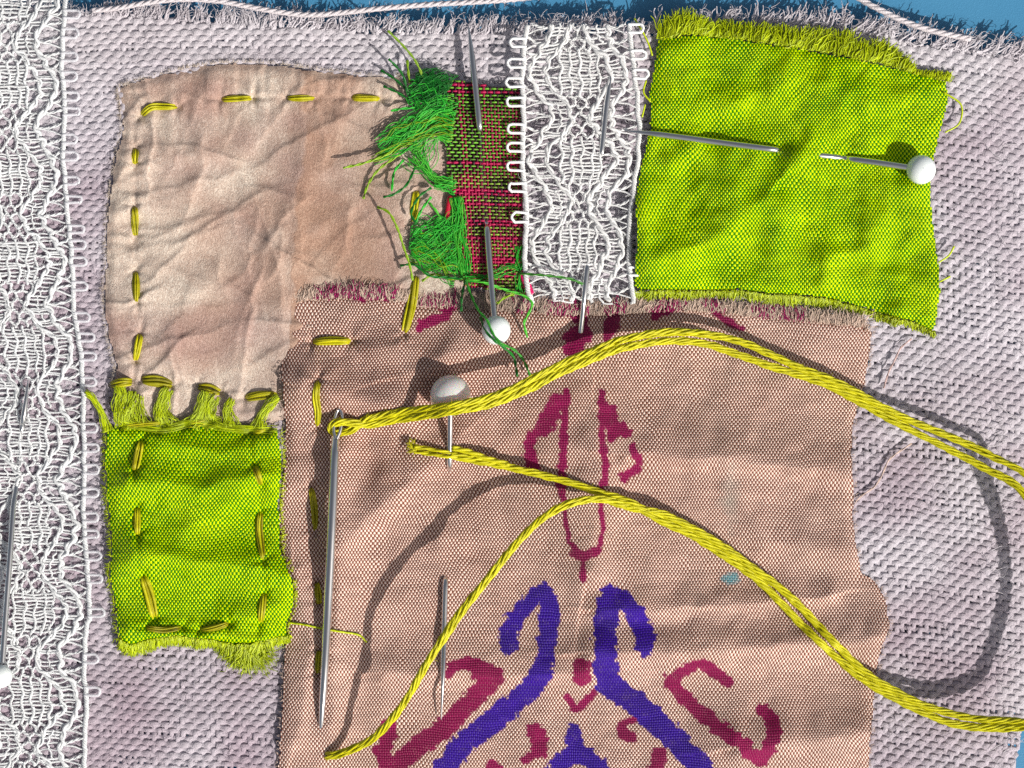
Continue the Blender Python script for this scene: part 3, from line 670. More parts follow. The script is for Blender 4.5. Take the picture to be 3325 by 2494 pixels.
for pts in ([(2060, 60), (2085, 100), (2105, 140), (2118, 180)], [(2098, 262), (2090, 300), (2112, 330)], [(2095, 340), (2085, 380)], [(3065, 300), (3120, 340), (3115, 400), (3070, 430)], [(3048, 852), (3080, 830), (3098, 800)], [(3050, 915), (3085, 898)]):
    s = spline(pts, 6); mb.tube(P(s[:, 0], s[:, 1], z_linen(s[:, 0], s[:, 1]) + .13), 3.2 / PX, YG, 5)
mb.build("fringe", M_GREEN, gr, "stuff")

def bundle(mb, path, n, w, r, col, zf, dz=.02, jit=.3, z0=.0):
    """n fibres running along a path, spread over half width w (number or list along the path)"""
    s = spline(path, 9); m = len(s); T = np.gradient(s[:, :2], axis=0); T /= np.linalg.norm(T, axis=1, keepdims=True) + 1e-9
    N = np.column_stack([-T[:, 1], T[:, 0]]); t = np.linspace(0, 1, m); W = np.interp(t, np.linspace(0, 1, len(np.atleast_1d(w))), np.atleast_1d(w))
    for k in range(n):
        off = rng.uniform(-1, 1); o = off * W + W * jit * np.sin(t * rng.uniform(2, 6) + rng.random() * 6) + .16 * W * np.sin(t * rng.uniform(10, 26) + rng.random() * 6)
        e = slice(0, m - int(m * .12 * rng.random()))
        px, py = (s[:, 0] + N[:, 0] * o)[e], (s[:, 1] + N[:, 1] * o)[e]
        zz = zf(px, py) + z0 + dz * rng.random() + dz * (1 - off * off)
        c = np.asarray(col[rng.integers(len(col))]) * (.75 + .5 * rng.random())
        mb.tube(P(px, py, zz), r / PX * (.8 + .4 * rng.random()), c, 4)
mb = MB(); ztop = lambda x, y: np.maximum(z_tis(x, y), z_gl(x, y) - .03) + .02
for path, n, w in [([(400, 1382), (385, 1330), (392, 1280), (380, 1250)], 22, [26, 16, 18, 14]), ([(440, 1390), (425, 1330), (428, 1270)], 20, [30, 20, 16]), ([(470, 1375), (458, 1320), (460, 1285)], 8, [20, 10, 8]),
                   ([(545, 1385), (525, 1335), (535, 1290), (548, 1262)], 26, [32, 20, 16, 12]), ([(620, 1385), (645, 1340), (660, 1290), (665, 1270)], 20, [24, 14, 12, 10]), ([(700, 1388), (680, 1335), (700, 1285)], 22, [28, 18, 14]),
                   ([(750, 1385), (740, 1335), (755, 1295)], 16, [22, 14, 10]), ([(840, 1400), (848, 1350), (890, 1300), (905, 1290)], 22, [26, 12, 12, 8]), ([(352, 1400), (330, 1340), (300, 1290), (278, 1270)], 12, [16, 10, 8, 10]),
                   ([(400, 1375), (520, 1392), (640, 1372), (760, 1392), (900, 1395)], 18, [10, 12, 10, 12, 10])]:
    bundle(mb, path, int(n * 1.7), w, 1.4, [YG, YG2, YG2 * .7, lin(190, 210, 40)], ztop, jit=.5)
gbl = [(385, 2078), (420, 2100), (480, 2085), (560, 2072), (640, 2075), (700, 2088), (760, 2096), (815, 2094), (880, 2078), (938, 2072)]
gbo = [(385, 2105), (420, 2135), (460, 2128), (520, 2104), (580, 2100), (640, 2112), (690, 2104), (730, 2140), (780, 2178), (815, 2192), (845, 2165), (862, 2130), (900, 2100), (940, 2090)]
for k in range(1500):
    x0 = rng.uniform(386, 938); y0 = np.interp(x0, [a for a, b in gbl], [b for a, b in gbl]) - rng.uniform(0, 14); yo = np.interp(x0, [a for a, b in gbo], [b for a, b in gbo])
    L = max(8, (yo - y0) * (.6 + .5 * rng.random()))
    a = math.pi / 2 + .25 * rng.standard_normal() + (np.interp(x0, [386, 600, 780, 860, 938], [.1, .0, .0, .5, -.4]))
    hair(mb, x0, y0, float(z_gl(x0, y0)) - .02, a, L, 2.2 + 1.0 * rng.random(), (YG2 if rng.random() < .5 else YG) * (.7 + .4 * rng.random()), .5, 6, -.07)
for k in range(260):
    x0, y0 = rng.uniform(745, 830), rng.uniform(2092, 2120)
    hair(mb, x0, y0, float(z_linen(x0, y0)) + .13, rng.normal(.55, .4), 60 + 50 * rng.random(), 2.0, YG2 * (.6 + .5 * rng.random()), 1.0, 8, -.02)
for k in range(500):
    s = rng.random() < .5; seg = O_GL[9:20] if s else O_GL[28:]
    seg = sorted(seg, key=lambda a: a[1]); y0 = rng.uniform(1400, 2060); x0 = np.interp(y0, [b for a, b in seg], [a for a, b in seg])
    hair(mb, x0, y0, float(z_gl(x0, y0)) - .03, (0 if s else math.pi) + rng.standard_normal(), 10 + 14 * rng.random(), 1.6, YG * (.7 + .4 * rng.random()), 1.2, 5, -.03)
s = spline([(935, 2022), (985, 2028), (1040, 2040), (1110, 2052), (1165, 2062), (1190, 2085)], 6)
mb.tube(P(s[:, 0], s[:, 1], z_pink(s[:, 0], s[:, 1]) + .02 + .008 * np.sin(np.arange(len(s)) * 1.3)), 3.4 / PX, YG, 5)
mb.build("fringe", M_GREEN, gl, "stuff")

# ------------------------------------------------------------------ magenta and green scrap, real yarns
scrap = thing("shot_silk_scrap", "narrow loosely woven magenta and green scrap with shaggy green fringe", "fabric scrap")
def z_scrap(x, y): return np.maximum(z_linen(x, y) + .17, z_tis(x, y) + .05) * np.clip((1540 - x) / 60, 0, 1) + (z_linen(x, y) + .17) * (1 - np.clip((1540 - x) / 60, 0, 1)) + .02 * fbm(x, y, 120, 2, 101)
wa, we = MB(), MB(); wp_, we_ = 11.5, 11.0
for i in range(28):
    yb = np.arange(250, 962, we_ / 3); x = 1442 + i * wp_ + (yb - 258) * np.interp(i, [0, 27], [.075, .012]) + 2 * fbm(np.full(len(yb), i * 40.0), yb, 60, 2, 102)
    ok = inside(O_SCRAP, x, yb)
    z = z_scrap(x, yb) + .012 * np.cos(math.pi * yb / we_) * (1 if i % 2 else -1)
    sl = 1 + .5 * np.clip(fbm(np.full(len(yb), i * 90.0), yb, 50, 2, 103), -.4, 1)
    dark = np.clip(.55 + .9 * fbm(x, yb, 110, 2, 104) + .45 * np.clip((600 - yb) / 330, -.7, 1), 0, 1)[:, None]
    dark = np.maximum(dark, .30); c = lin(176, 12, 76) * (1 - dark) + lin(46, 5, 20) * dark
    if i in (4, 5, 11): c = c * .55 + .45 * lin(200, 12, 86)
    p = P(x, yb, z)
    for a, b in runs(ok):
        if b - a > 3: wa.tube(p[a:b], (3.6 / PX * sl)[a:b], c[a:b], 5, .8)
wsp = []
for j in range(int(700 / we_)):
    y0 = 262 + j * we_
    x = np.arange(1436, 1735, wp_ / 3); y = y0 + (x - 1440) * .03 + 2 * fbm(x, np.full(len(x), y0), 50, 2, 105)
    ok = inside(O_SCRAP, x, y)
    z = z_scrap(x, y) - .012 * np.cos(math.pi * (x - 1442 - (y0 - 258) * .045) / wp_) * (1 if j % 2 else -1)
    mg = rng.random() < (.15 if y0 > 540 else .08)
    c = lin(180, 18, 78) if mg else (lin(112, 176, 52) if y0 < 560 else lin(140, 176, 64)) * (.6 + .6 * rng.random())
    p = P(x, y, z)
    for a, b in runs(ok):
        if b - a > 3: we.tube(p[a:b], (2.9 if not mg else 4.0) / PX * (1 + .35 * np.clip(fbm(x[a:b], y[a:b], 24, 2, 107), -.5, 1)), c, 5, .8)
wa.build("warp_yarns", M_SCRAP, scrap, "stuff"); we.build("weft_yarns", M_SCRAP, scrap, "stuff")
# a dark sheet added below: paints in the shade between the open yarns
x, y, z, q, uv = sheet(O_SCRAP, lambda x, y: z_scrap(x, y) - .035, 9, 6, 6, 106, 2)
mesh("gap_shade", P(x, y, z), q, mat_plain("scrap_gap_shade", lin(34, 12, 16), .8), scrap)
EM, EM2, DGR, OLV = lin(52, 186, 52), lin(90, 200, 60), lin(20, 110, 34), lin(140, 180, 30)
z_fr = lambda x, y: np.maximum(z_tis(x, y), z_linen(x, y) + .10) + .03
mb = MB()
for path, n, w, cs in [([(1450, 300), (1420, 280), (1380, 262), (1350, 262)], 40, [38, 34, 22, 12], [DGR]), ([(1450, 330), (1410, 320), (1360, 300), (1325, 290)], 42, [34, 36, 28, 16], [DGR, DGR, EM]), ([(1448, 262), (1415, 258), (1390, 250)], 22, [14, 16, 12], [DGR]),
                       ([(1470, 345), (1420, 342), (1375, 380), (1330, 425), (1270, 455)], 22, [18, 16, 18, 26, 22], [EM, EM2]), ([(1475, 390), (1425, 380), (1370, 410), (1310, 440), (1230, 480)], 24, [30, 20, 24, 26, 16], [EM, EM, OLV]), ([(1472, 425), (1420, 420), (1360, 450), (1300, 480), (1210, 520)], 18, [24, 18, 18, 14, 8], [EM, OLV]),
                       ([(1460, 450), (1420, 440), (1390, 470), (1360, 520), (1330, 505)], 12, [16, 12, 20, 26, 20], [EM, EM2]), ([(1480, 640), (1490, 700), (1485, 760), (1500, 830), (1510, 900)], 26, [12, 12, 14, 14, 12], [EM, EM2]), ([(1470, 590), (1430, 590), (1400, 575), (1375, 540), (1350, 500)], 16, [16, 12, 8, 10, 14], [EM, EM2]),
                       ([(1480, 610), (1440, 605), (1410, 600)], 12, [12, 10, 6], [EM]), ([(1480, 790), (1430, 790), (1380, 780), (1330, 775)], 44, [50, 44, 36, 26], [EM, EM, DGR]), ([(1490, 840), (1440, 830), (1390, 815), (1340, 800)], 44, [46, 36, 30, 22], [EM, EM2, OLV]), ([(1495, 760), (1450, 740), (1410, 735)], 20, [26, 22, 18], [EM]),
                       ([(1460, 740), (1475, 800), (1500, 860), (1512, 905)], 12, [8, 10, 12, 8], [EM, EM2]), ([(1690, 800), (1690, 870), (1692, 950)], 14, [10, 10, 12], [EM]), ([(1510, 905), (1580, 895), (1650, 878), (1690, 885)], 9, [8, 12, 12, 10], [DGR, EM])]:
    bundle(mb, path, int(n * 1.5), np.array(w) * 1.25, 1.3, cs, z_fr, .05, .8, .0)
mb.build("fringe", M_GREEN, scrap, "stuff")
# single loose strands one can follow
def strand(pts, r, col, zf=z_fr, z0=.05, name="loose_strand", parent=scrap, zs=None):
    m = MB(); s = spline(pts, 6); z = zf(s[:, 0], s[:, 1]) + z0 + .02 * np.sin(np.arange(len(s)) * .16)
    if zs is not None: z = z + np.interp(np.linspace(0, 1, len(s)), np.linspace(0, 1, len(zs)), zs)
    nrm = np.gradient(s[:, :2], axis=0); nrm = np.column_stack([-nrm[:, 1], nrm[:, 0]]); nrm /= np.linalg.norm(nrm, axis=1, keepdims=True) + 1e-9
    for ph in (0, math.pi):
        a = np.arange(len(s)) * .55 + ph
        m.tube(P(s[:, 0] + nrm[:, 0] * np.cos(a) * r * .55, s[:, 1] + nrm[:, 1] * np.cos(a) * r * .55, z + np.sin(a) * r * .5 / PX), r * .62 / PX, np.asarray(col) * (.85 + .3 * rng.random()), 5)
    return m.build(name, M_GREEN, parent)
zp = lambda x, y: np.maximum(z_pink(x, y), z_linen(x, y) + .2)
for pts, c, f, zs in [([(1378, 262), (1350, 200), (1310, 150), (1260, 100)], OLV * .8, z_fr, [0, .1, .2, .3]), ([(1330, 330), (1310, 250), (1290, 220), (1262, 192)], DGR, z_fr, [0, .1, .2]), ([(1320, 290), (1280, 255), (1236, 228)], DGR, z_fr, None), ([(1330, 325), (1290, 300), (1245, 280)], DGR, z_fr, None),
                      ([(1350, 350), (1310, 352), (1270, 360)], EM, z_fr, None), ([(1330, 268), (1325, 230), (1322, 195)], OLV, z_fr, None), ([(1290, 480), (1250, 505), (1180, 530), (1115, 545)], OLV, z_fr, [0, .1, .15]), ([(1300, 500), (1230, 550), (1195, 600), (1180, 645)], OLV, z_fr, None), ([(1310, 520), (1280, 560), (1272, 620)], EM, z_fr, None),
                      ([(1350, 540), (1320, 600), (1280, 630), (1245, 640)], DGR * 1.3, z_fr, [0, .2, .2]), ([(1225, 672), (1262, 690), (1290, 740), (1310, 800), (1330, 860), (1340, 910)], OLV, z_fr, [.2, .25, .2, .1]), ([(1400, 610), (1360, 640), (1335, 690), (1350, 725)], DGR * 1.2, z_fr, [0, .1, .2]), ([(1400, 640), (1370, 680), (1350, 720)], EM, z_fr, None),
                      ([(1395, 660), (1420, 690), (1435, 730)], EM2, z_fr, None), ([(1300, 862), (1345, 860), (1395, 895), (1440, 900), (1500, 905)], DGR * 1.3, z_fr, [0, .1, .1]), ([(1370, 912), (1410, 890), (1460, 905), (1510, 905)], OLV, z_fr, None),
                      ([(1512, 905), (1530, 960), (1555, 1010), (1582, 1040), (1600, 1082), (1628, 1115), (1668, 1135), (1700, 1170), (1722, 1222)], lin(60, 160, 50), zp, [.05, .08, .25, .38, .40, .38, .12, .05, .03]), ([(1560, 1030), (1578, 1075), (1605, 1105), (1635, 1128), (1668, 1160), (1680, 1222)], DGR * 1.3, zp, [.12, .3, .38, .32, .06, .03]),
                      ([(1520, 905), (1580, 920), (1640, 940), (1700, 960), (1728, 985), (1715, 1020), (1702, 1050), (1712, 1095)], EM2, zp, [.06, .08, .08, .06, .05]), ([(1615, 985), (1640, 965), (1670, 955)], OLV, zp, None), ([(1690, 888), (1780, 895), (1850, 905), (1892, 922)], lin(70, 140, 50), zp, [.02, .1, .1, .03]), ([(1512, 908), (1500, 960), (1498, 1010)], DGR, zp, None)]:
    strand(pts, 4.2, c, f, .03, zs=zs)
s = MB(); q_ = spline([(1462, 640), (1455, 680), (1452, 715)], 5); s.tube(P(q_[:, 0], q_[:, 1], z_fr(q_[:, 0], q_[:, 1]) + .04), 9 / PX, lin(190, 12, 50), 6, .6); s.build("loose_strand", M_SCRAP, scrap)
s = MB(); q_ = spline([(1698, 885), (1706, 910), (1722, 955)], 5); s.tube(P(q_[:, 0], q_[:, 1], z_linen(q_[:, 0], q_[:, 1]) + .21), 14 / PX, lin(224, 10, 104), 7, .6); s.build("loose_strand", M_SCRAP, scrap)

# ------------------------------------------------------------------ lace trims
def lace(label, xl, xr, y0, y1, phase, L, loops_left, loops_right, zoff, mat_loop, name="lace_trim", tone=(.96, .96, .96)):
    o = thing(name, label, "lace"); tone = np.array(tone); W = xr(y0) - xl(y0)
    zf = lambda x, y: zoff(x, y)
    def mp(s, t):
        s = np.asarray(s, float); t = np.asarray(t, float); a = xl(t); b = xr(t)
        x = a + s * (b - a); return x + 5 * fbm(x, t, 34, 2, 111), t + 5 * fbm(x, t, 34, 2, 112)
    def run(mb, pts, r, n=1, spread=3.2, twist=45.0, lift=0.0, sides=5, clip=True):
        lift = lift * .6
        s = spline(np.column_stack([np.array(pts)[:, 0] * W, np.array(pts)[:, 1]]), 6); u, t = s[:, 0] / W, s[:, 1]
        m = (t > y0) & (t < y1)
        if m.sum() < 2: return
        u, t = u[m], t[m]; x, y = mp(u, t)
        d = np.gradient(np.column_stack([x, y]), axis=0); d = np.column_stack([-d[:, 1], d[:, 0]]); d /= np.linalg.norm(d, axis=1, keepdims=True) + 1e-9
        a = np.arange(len(x)) * 6 / twist * 2 * math.pi + rng.random() * 6
        for k in range(n):
            ph = a + k * 2 * math.pi / n; off = spread * np.cos(ph) * (n > 1)
            zz = zf(x, y) + lift + (spread * np.sin(ph) / PX * .8 if n > 1 else 0) + .006 * rng.standard_normal()
            mb.tube(P(x + d[:, 0] * off, y + d[:, 1] * off, zz), .98 * r / PX * (.75 + .5 * rng.random()), tone * (.9 + .12 * rng.random()), sides, .75)
    net, bars, rail, cord = MB(), MB(), MB(), MB()
    w_of = lambda t: .5 - .5 * np.cos(2 * math.pi * (t - phase) / L)
    so = lambda t: .085 + .155 * w_of(t) ** 1.1; si = lambda t: .215 + .205 * w_of(t) ** 1.1
    T = np.arange(y0, y1, 14.0)
    for mir in (0, 1):
        f = (lambda s: s) if not mir else (lambda s: 1 - s)
        for g in (so, si):
            run(rail, [(f(g(t) + .012 * rng.standard_normal()), t) for t in T], 5.0, 2, 4.6, 90, .012)
        for t in np.arange(y0, y1, 12.5):
            t = t + 2.6 * rng.standard_normal()
            if rng.random() < .10 or t < y0: continue
            dt = 6 * rng.standard_normal() * .5 + 5 * np.sin(2 * math.pi * (t - phase) / L) * (1 if not mir else -1)
            run(bars, [(f(so(t)), t), (f((so(t) + si(t)) / 2), t + dt * .5 + 2 * rng.standard_normal()), (f(si(t)), t + dt)], 3.3, 1)
        for k in range(int((y1 - y0) / L) + 3):            # the little woven diamond where the ladder swings inwards
            tc = phase + (k + .5 - 1) * L
            run(bars, [(f((so(t) + si(t)) / 2 + .01 * np.sin(t * .3)), t) for t in np.arange(tc - .17 * L, tc + .17 * L, 8)], 3.2, 1, lift=.015) if tc > y0 - L and tc < y1 + L else None
            for e in (-.30, -.17, 0, .17, .30):            # threads between edge cord and ladder
                t = tc + e * L; run(net, [(f(.015), t - 18), (f(so(t) * .55), t - 4 + 3 * rng.standard_normal()), (f(so(t)), t)], 2.9, 2, 2.4); run(net, [(f(.015), t + 20), (f(so(t) * .55), t + 6), (f(so(t)), t)], 2.9, 1)
        run(cord, [(f(.012), t) for t in np.arange(y0, y1, 8)], 3.9, 3, 5.2, 40, .014, 6)
    for k in range(int((y1 - y0) / L) + 3):                # woven bars in the middle
        tc = phase + (k - 1) * L
        if tc < y0 - L or tc > y1 + L: continue
        for half in (-1, 1):
            for b in range(6):
                t = tc + half * (6 + b * 11); lo, hi = .335 + .012 * rng.standard_normal(), .665 + .012 * rng.standard_normal()
                run(bars, [(lo, t), (.42, t + 1.6 * rng.standard_normal()), (.5, t + 2 * rng.standard_normal()), (.58, t + 1.6 * rng.standard_normal()), (hi, t)], 3.6, 1)
        for sp_ in (.34, .43, .515, .60, .67):
            run(bars, [(sp_ + .012 * np.sin((t - tc) * .09 + sp_ * 9), t) for t in np.arange(tc - 74, tc + 76, 7)], 3.2, 2, 2.6, 30, .012)
        for e in (-62, -18, 18, 62):
            for f in ((lambda s: s), (lambda s: 1 - s)):
                t = tc + e; run(net, [(f(.34), t), (f(.29), t + 4 * rng.standard_normal() - e * .12), (f(si(t - e * .25)), t - e * .25)], 2.8, 2, 2.2)
    cw, ch = .098, 40.0                                     # honeycomb ground
    vert = {}
    def hv(a, b):
        if (a, b) not in vert: vert[(a, b)] = (rng.normal(0, .008), rng.normal(0, 3))
        return vert[(a, b)]
    def node(a, b, up):
        s = .5 + (a + (b % 2) * .5) * cw; t = phase + b * ch * .78 + (-.2 if up else .2) * ch; j = hv((a, b), up); return s + j[0], t + j[1]
    b0 = int((y0 - phase) / (ch * .78)) - 2; b1 = int((y1 - phase) / (ch * .78)) + 2
    for b in range(b0, b1):
        for a in range(-5, 6):
            A, B = node(a, b, True), node(a, b, False)
            nxt = [node(a if b % 2 else a - 1, b + 1, True), node(a + 1 if b % 2 else a, b + 1, True)]
            for p0, p1 in [(A, B)] + [(B, c) for c in nxt]:
                m = ((p0[0] + p1[0]) / 2, (p0[1] + p1[1]) / 2); tau = ((m[1] - phase) / L + .5) % 1 - .5
                ins_ = lambda p: si(p[1]) - .03 < p[0] < 1 - si(p[1]) + .03
                if abs(tau) < .24 or not (ins_(p0) and ins_(p1)): continue
                run(net, [p0, ((p0[0] + p1[0]) / 2 + .006 * rng.standard_normal(), (p0[1] + p1[1]) / 2), p1], 3.0, 2, 2.6, 34)
    lf = MB()
    for k in range(int((y1 - y0) * 1.1)):
        x_, y_ = mp(rng.random(), rng.uniform(y0, y1)); hair(lf, float(x_), float(y_), float(zf(x_, y_)) + .02, rng.uniform(0, 6.28), 16 + 18 * rng.random(), .7, tone, 1.6, 5)
    lf.build("fuzz", M_LACE, o, "stuff")
    net.build("net_ground", M_LACE, o, "stuff"); bars.build("woven_bars", M_LACE, o, "stuff"); rail.build("ladder_threads", M_LACE, o, "stuff"); cord.build("edge_cord", M_LACE, o)
    for side, lst in ((-1, loops_left), (1, loops_right)):
        for (ty_, ln, wd) in lst:
            ex = (xl(ty_) if side < 0 else xr(ty_)); a = np.linspace(-.5 * math.pi, .5 * math.pi, 9)
            loop = [(ex - side * 8, ty_ - wd * .5)] + [(ex + side * (ln - wd * .5 + wd * .5 * math.cos(u)), ty_ + wd * .5 * math.sin(u) + 1.2 * rng.standard_normal()) for u in a] + [(ex - side * 8, ty_ + wd * .5)]
            m = MB(); s = spline(loop, 4); m.tube(P(s[:, 0], s[:, 1], zf(s[:, 0], s[:, 1]) + .03), 4.6 / PX, tone * 1.02, 6); m.build("picot", mat_loop, o)
    return o
cxl = lambda t: np.interp(t, [60, 150, 260, 400, 520, 600, 700, 800, 900, 1000], [1712, 1698, 1690, 1698, 1690, 1700, 1708, 1700, 1702, 1725])
cxr = lambda t: np.interp(t, [60, 150, 260, 400, 520, 700, 850, 1000], [2046, 2054, 2068, 2080, 2078, 2050, 2046, 2066])
zc = lambda x, y: np.maximum(z_linen(x, y) + .050, z_scrap(x, y) + .06 * (x < 1725))
lace("narrow white cotton lace strip pinned between the magenta scrap and large lime patch", cxl, cxr, 78, 985, 235, 286,
     [(138, 44, 26), (205, 46, 26), (267, 48, 26), (330, 48, 27), (418, 48, 28), (478, 46, 27), (540, 46, 28), (608, 48, 28), (706, 46, 28)], [(92, 40, 26), (178, 40, 26), (240, 40, 26), (880, 36, 26)], zc, M_PICOT)
lyr = lambda t: np.interp(t, [-20, 0, 120, 230, 330, 500, 600, 700, 800, 1000, 1100, 1190, 1250, 1500, 1700, 1900, 2000, 2100, 2200, 2300, 2450, 2600], [218, 217, 208, 206, 214, 208, 217, 224, 236, 244, 262, 268, 272, 278, 276, 292, 294, 278, 279, 285, 278, 276])
lyl = lambda t: lyr(t) - 372
pl_y = [46, 108, 185, 248, 313, 362, 452, 508, 587, 648, 745, 795, 850, 930, 1030, 1095, 1158, 1240, 1390, 1455, 1525, 1600, 1680, 1735, 1805, 1880, 1990, 2140, 2245]
zl = lambda x, y: z_linen(x, y) + .050
lace("wide white lace band running down the left edge of the linen", lyl, lyr, -14, 2560, 277, 285.5, [], [(v_, 40 + 6 * rng.random(), 24 + 3 * rng.random()) for v_ in pl_y], zl, M_SHEER, tone=(.94, .955, .97))

# ------------------------------------------------------------------ stitches
FLOSS, FL2 = lin(206, 200, 8), lin(176, 168, 0)
def stitch(pts, label, zf, w=13, dark=1.0, n=7, group="yellow running stitches"):
    p = np.asarray(pts, float); s = spline(p, 5); m = len(s); t = np.linspace(0, 1, m)
    d = np.gradient(s, axis=0); d = np.column_stack([-d[:, 1], d[:, 0]]); d /= np.linalg.norm(d, axis=1, keepdims=True) + 1e-9
    prof = np.sin(np.clip(t, .02, .98) * math.pi) ** .45
    mb = MB()
    for k in range(n):
        a = (k / n) * 2 * math.pi + .9 * t * rng.choice([1, 1, -.5]) + .3 * rng.standard_normal()
        rad = w * .70 * (.5 + .5 * prof) * (0.25 if k == n - 1 else 1)
        off = np.cos(a) * rad; up = (np.sin(a) * rad * .55) / PX
        z = zf(s[:, 0], s[:, 1]) + .004 + up + (w * .5 / PX) * prof - .09 * (np.abs(2 * t - 1) ** 12)
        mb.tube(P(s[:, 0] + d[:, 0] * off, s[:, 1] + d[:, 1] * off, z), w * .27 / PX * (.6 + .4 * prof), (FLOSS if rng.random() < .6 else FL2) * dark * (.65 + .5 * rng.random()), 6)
    o = mb.build("running_stitch", M_FLOSS); tag(o, label, "stitch", group); return o
zt = z_tis
zmix = lambda x, y: np.maximum(z_tis(x, y), z_gl(x, y) - .02)
ZK = {'t': zt, 'm': zmix, 'g': z_gl, 'p': z_pink, 'x': lambda x, y: np.maximum(z_tis(x, y), z_pink(x, y))}
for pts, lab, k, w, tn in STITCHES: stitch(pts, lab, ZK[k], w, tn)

# ------------------------------------------------------------------ pins
def lathe(mb_pts, rad, sides=16):
    m = MB(); m.tube(mb_pts, rad, (1, 1, 1), sides, taper=False); return m
def sphere(name, c, r, mat, parent, squash=1.0):
    u = np.linspace(0, 2 * math.pi, 40, endpoint=False); w = np.linspace(.02, math.pi - .02, 22); v = []
    for a in w:
        for b in u: v.append((c[0] + r * math.sin(a) * math.cos(b), c[1] + r * math.sin(a) * math.sin(b), c[2] + r * math.cos(a) * squash))
    n = len(u); q = [(i * n + j, (i + 1) * n + j, (i + 1) * n + (j + 1) % n, i * n + (j + 1) % n) for i in range(len(w) - 1) for j in range(n)]
    return mesh(name, np.array(v), np.array(q), mat, parent)
def pin(label, path, r_px, head=None, head_r=0, mat=M_HEAD, tip=110.0):
    """path rows: x, y, z (first row the point); head: x, y, z"""
    o = thing("sewing_pin", label, "pin", group="glass headed sewing pins")
    s = spline(path, 10); L = np.concatenate([[0], np.cumsum(np.linalg.norm(np.diff(s[:, :2], axis=0), axis=1))])
    r = r_px / PX * np.clip(.10 + .90 * (L / tip) ** .8, .1, 1)
    m = MB(); m.tube(P(s[:, 0], s[:, 1], s[:, 2]), r, (1, 1, 1), 14, taper=False); m.build("shaft", M_STEEL, o)
    if head is not None:
        c = P(*head); sphere("head", c, head_r / PX, mat, o, .97)
        if mat is M_PEARL: sphere("core", c + np.array([0, .01, .0]), head_r * .56 / PX, M_PCORE, o, .9)
    return o
zl_ = lambda x, y: float(z_linen(x, y)); zs_ = lambda x, y: float(z_scrap(x, y)); zpk = lambda x, y: float(z_pink(x, y)); zg_ = lambda x, y: float(z_gr(x, y))
pin("white headed pin standing upright through the magenta scrap, green strands over its head",
    [(1521, 84, zl_(1521, 84) + .22), (1540, 250, zl_(1540, 250) + .24), (1556, 400, zs_(1556, 400) + .06), (1560, 440, zs_(1560, 440) - .06), (1570, 580, zs_(1570, 580) - .07), (1580, 722, zs_(1580, 722) - .03), (1583, 760, zs_(1583, 760) + .06), (1596, 930, zs_(1596, 930) + .14), (1606, 1040, zpk(1606, 1040) + .19)], 11, (1611, 1072, zpk(1611, 1072) + .22), 47)
pin("headless looking steel pin woven through the narrow lace strip",
    [(1988, 212, zl_(1988, 212) + .17), (1970, 340, zl_(1970, 340) + .19), (1954, 490, zl_(1954, 490) + .17), (1948, 530, zl_(1948, 530) + .06), (1925, 700, zl_(1925, 700) + .02), (1909, 840, zl_(1909, 840) + .08), (1906, 870, zl_(1906, 870) + .17), (1898, 950, zl_(1898, 950) + .17), (1893, 1005, zl_(1893, 1005) + .11), (1885, 1080, zl_(1885, 1080) + .05)], 10)
pin("white headed pin lying across the large lime patch",
    [(2028, 424, zl_(2028, 424) + .20), (2150, 438, zg_(2150, 438) + .05), (2330, 462, zg_(2330, 462) + .10), (2500, 484, zg_(2500, 484) + .06), (2545, 490, zg_(2545, 490) - .08), (2650, 503, zg_(2650, 503) - .08), (2740, 513, zg_(2740, 513) - .04), (2775, 518, zg_(2775, 518) + .05), (2860, 530, zg_(2860, 530) + .12), (2950, 544, zg_(2950, 544) + .18)], 11, (2991, 551, zg_(2991, 551) + .22), 47)
pin("translucent pearl headed pin in the pink patch, under the yellow thread",
    [(1433, 2336, zpk(1433, 2336) + .08), (1438, 2200, zpk(1438, 2200) + .08), (1442, 2050, zpk(1442, 2050) + .08), (1446, 1900, zpk(1446, 1900) + .04), (1448, 1860, zpk(1448, 1860) - .06), (1455, 1700, zpk(1455, 1700) - .08), (1459, 1545, zpk(1459, 1545) - .06), (1460, 1500, zpk(1460, 1500) + .04), (1461, 1400, zpk(1461, 1400) + .10), (1462, 1320, .38)], 9.5, (1463, 1284, .42), 66, M_PEARL, 190)
pin("white headed pin through the wide lace, cut off by the left picture edge",
    [(92, 1232, zl_(92, 1232) + .15), (84, 1300, zl_(84, 1300) + .16), (76, 1360, zl_(76, 1360) + .12), (70, 1400, zl_(70, 1400) + .03), (56, 1560, zl_(56, 1560) + .02), (44, 1640, zl_(44, 1640) + .12), (36, 1760, zl_(36, 1760) + .17), (20, 1980, zl_(20, 1980) + .19), (8, 2150, zl_(8, 2150) + .20)], 9.5, (2, 2196, zl_(2, 2196) + .22), 38)

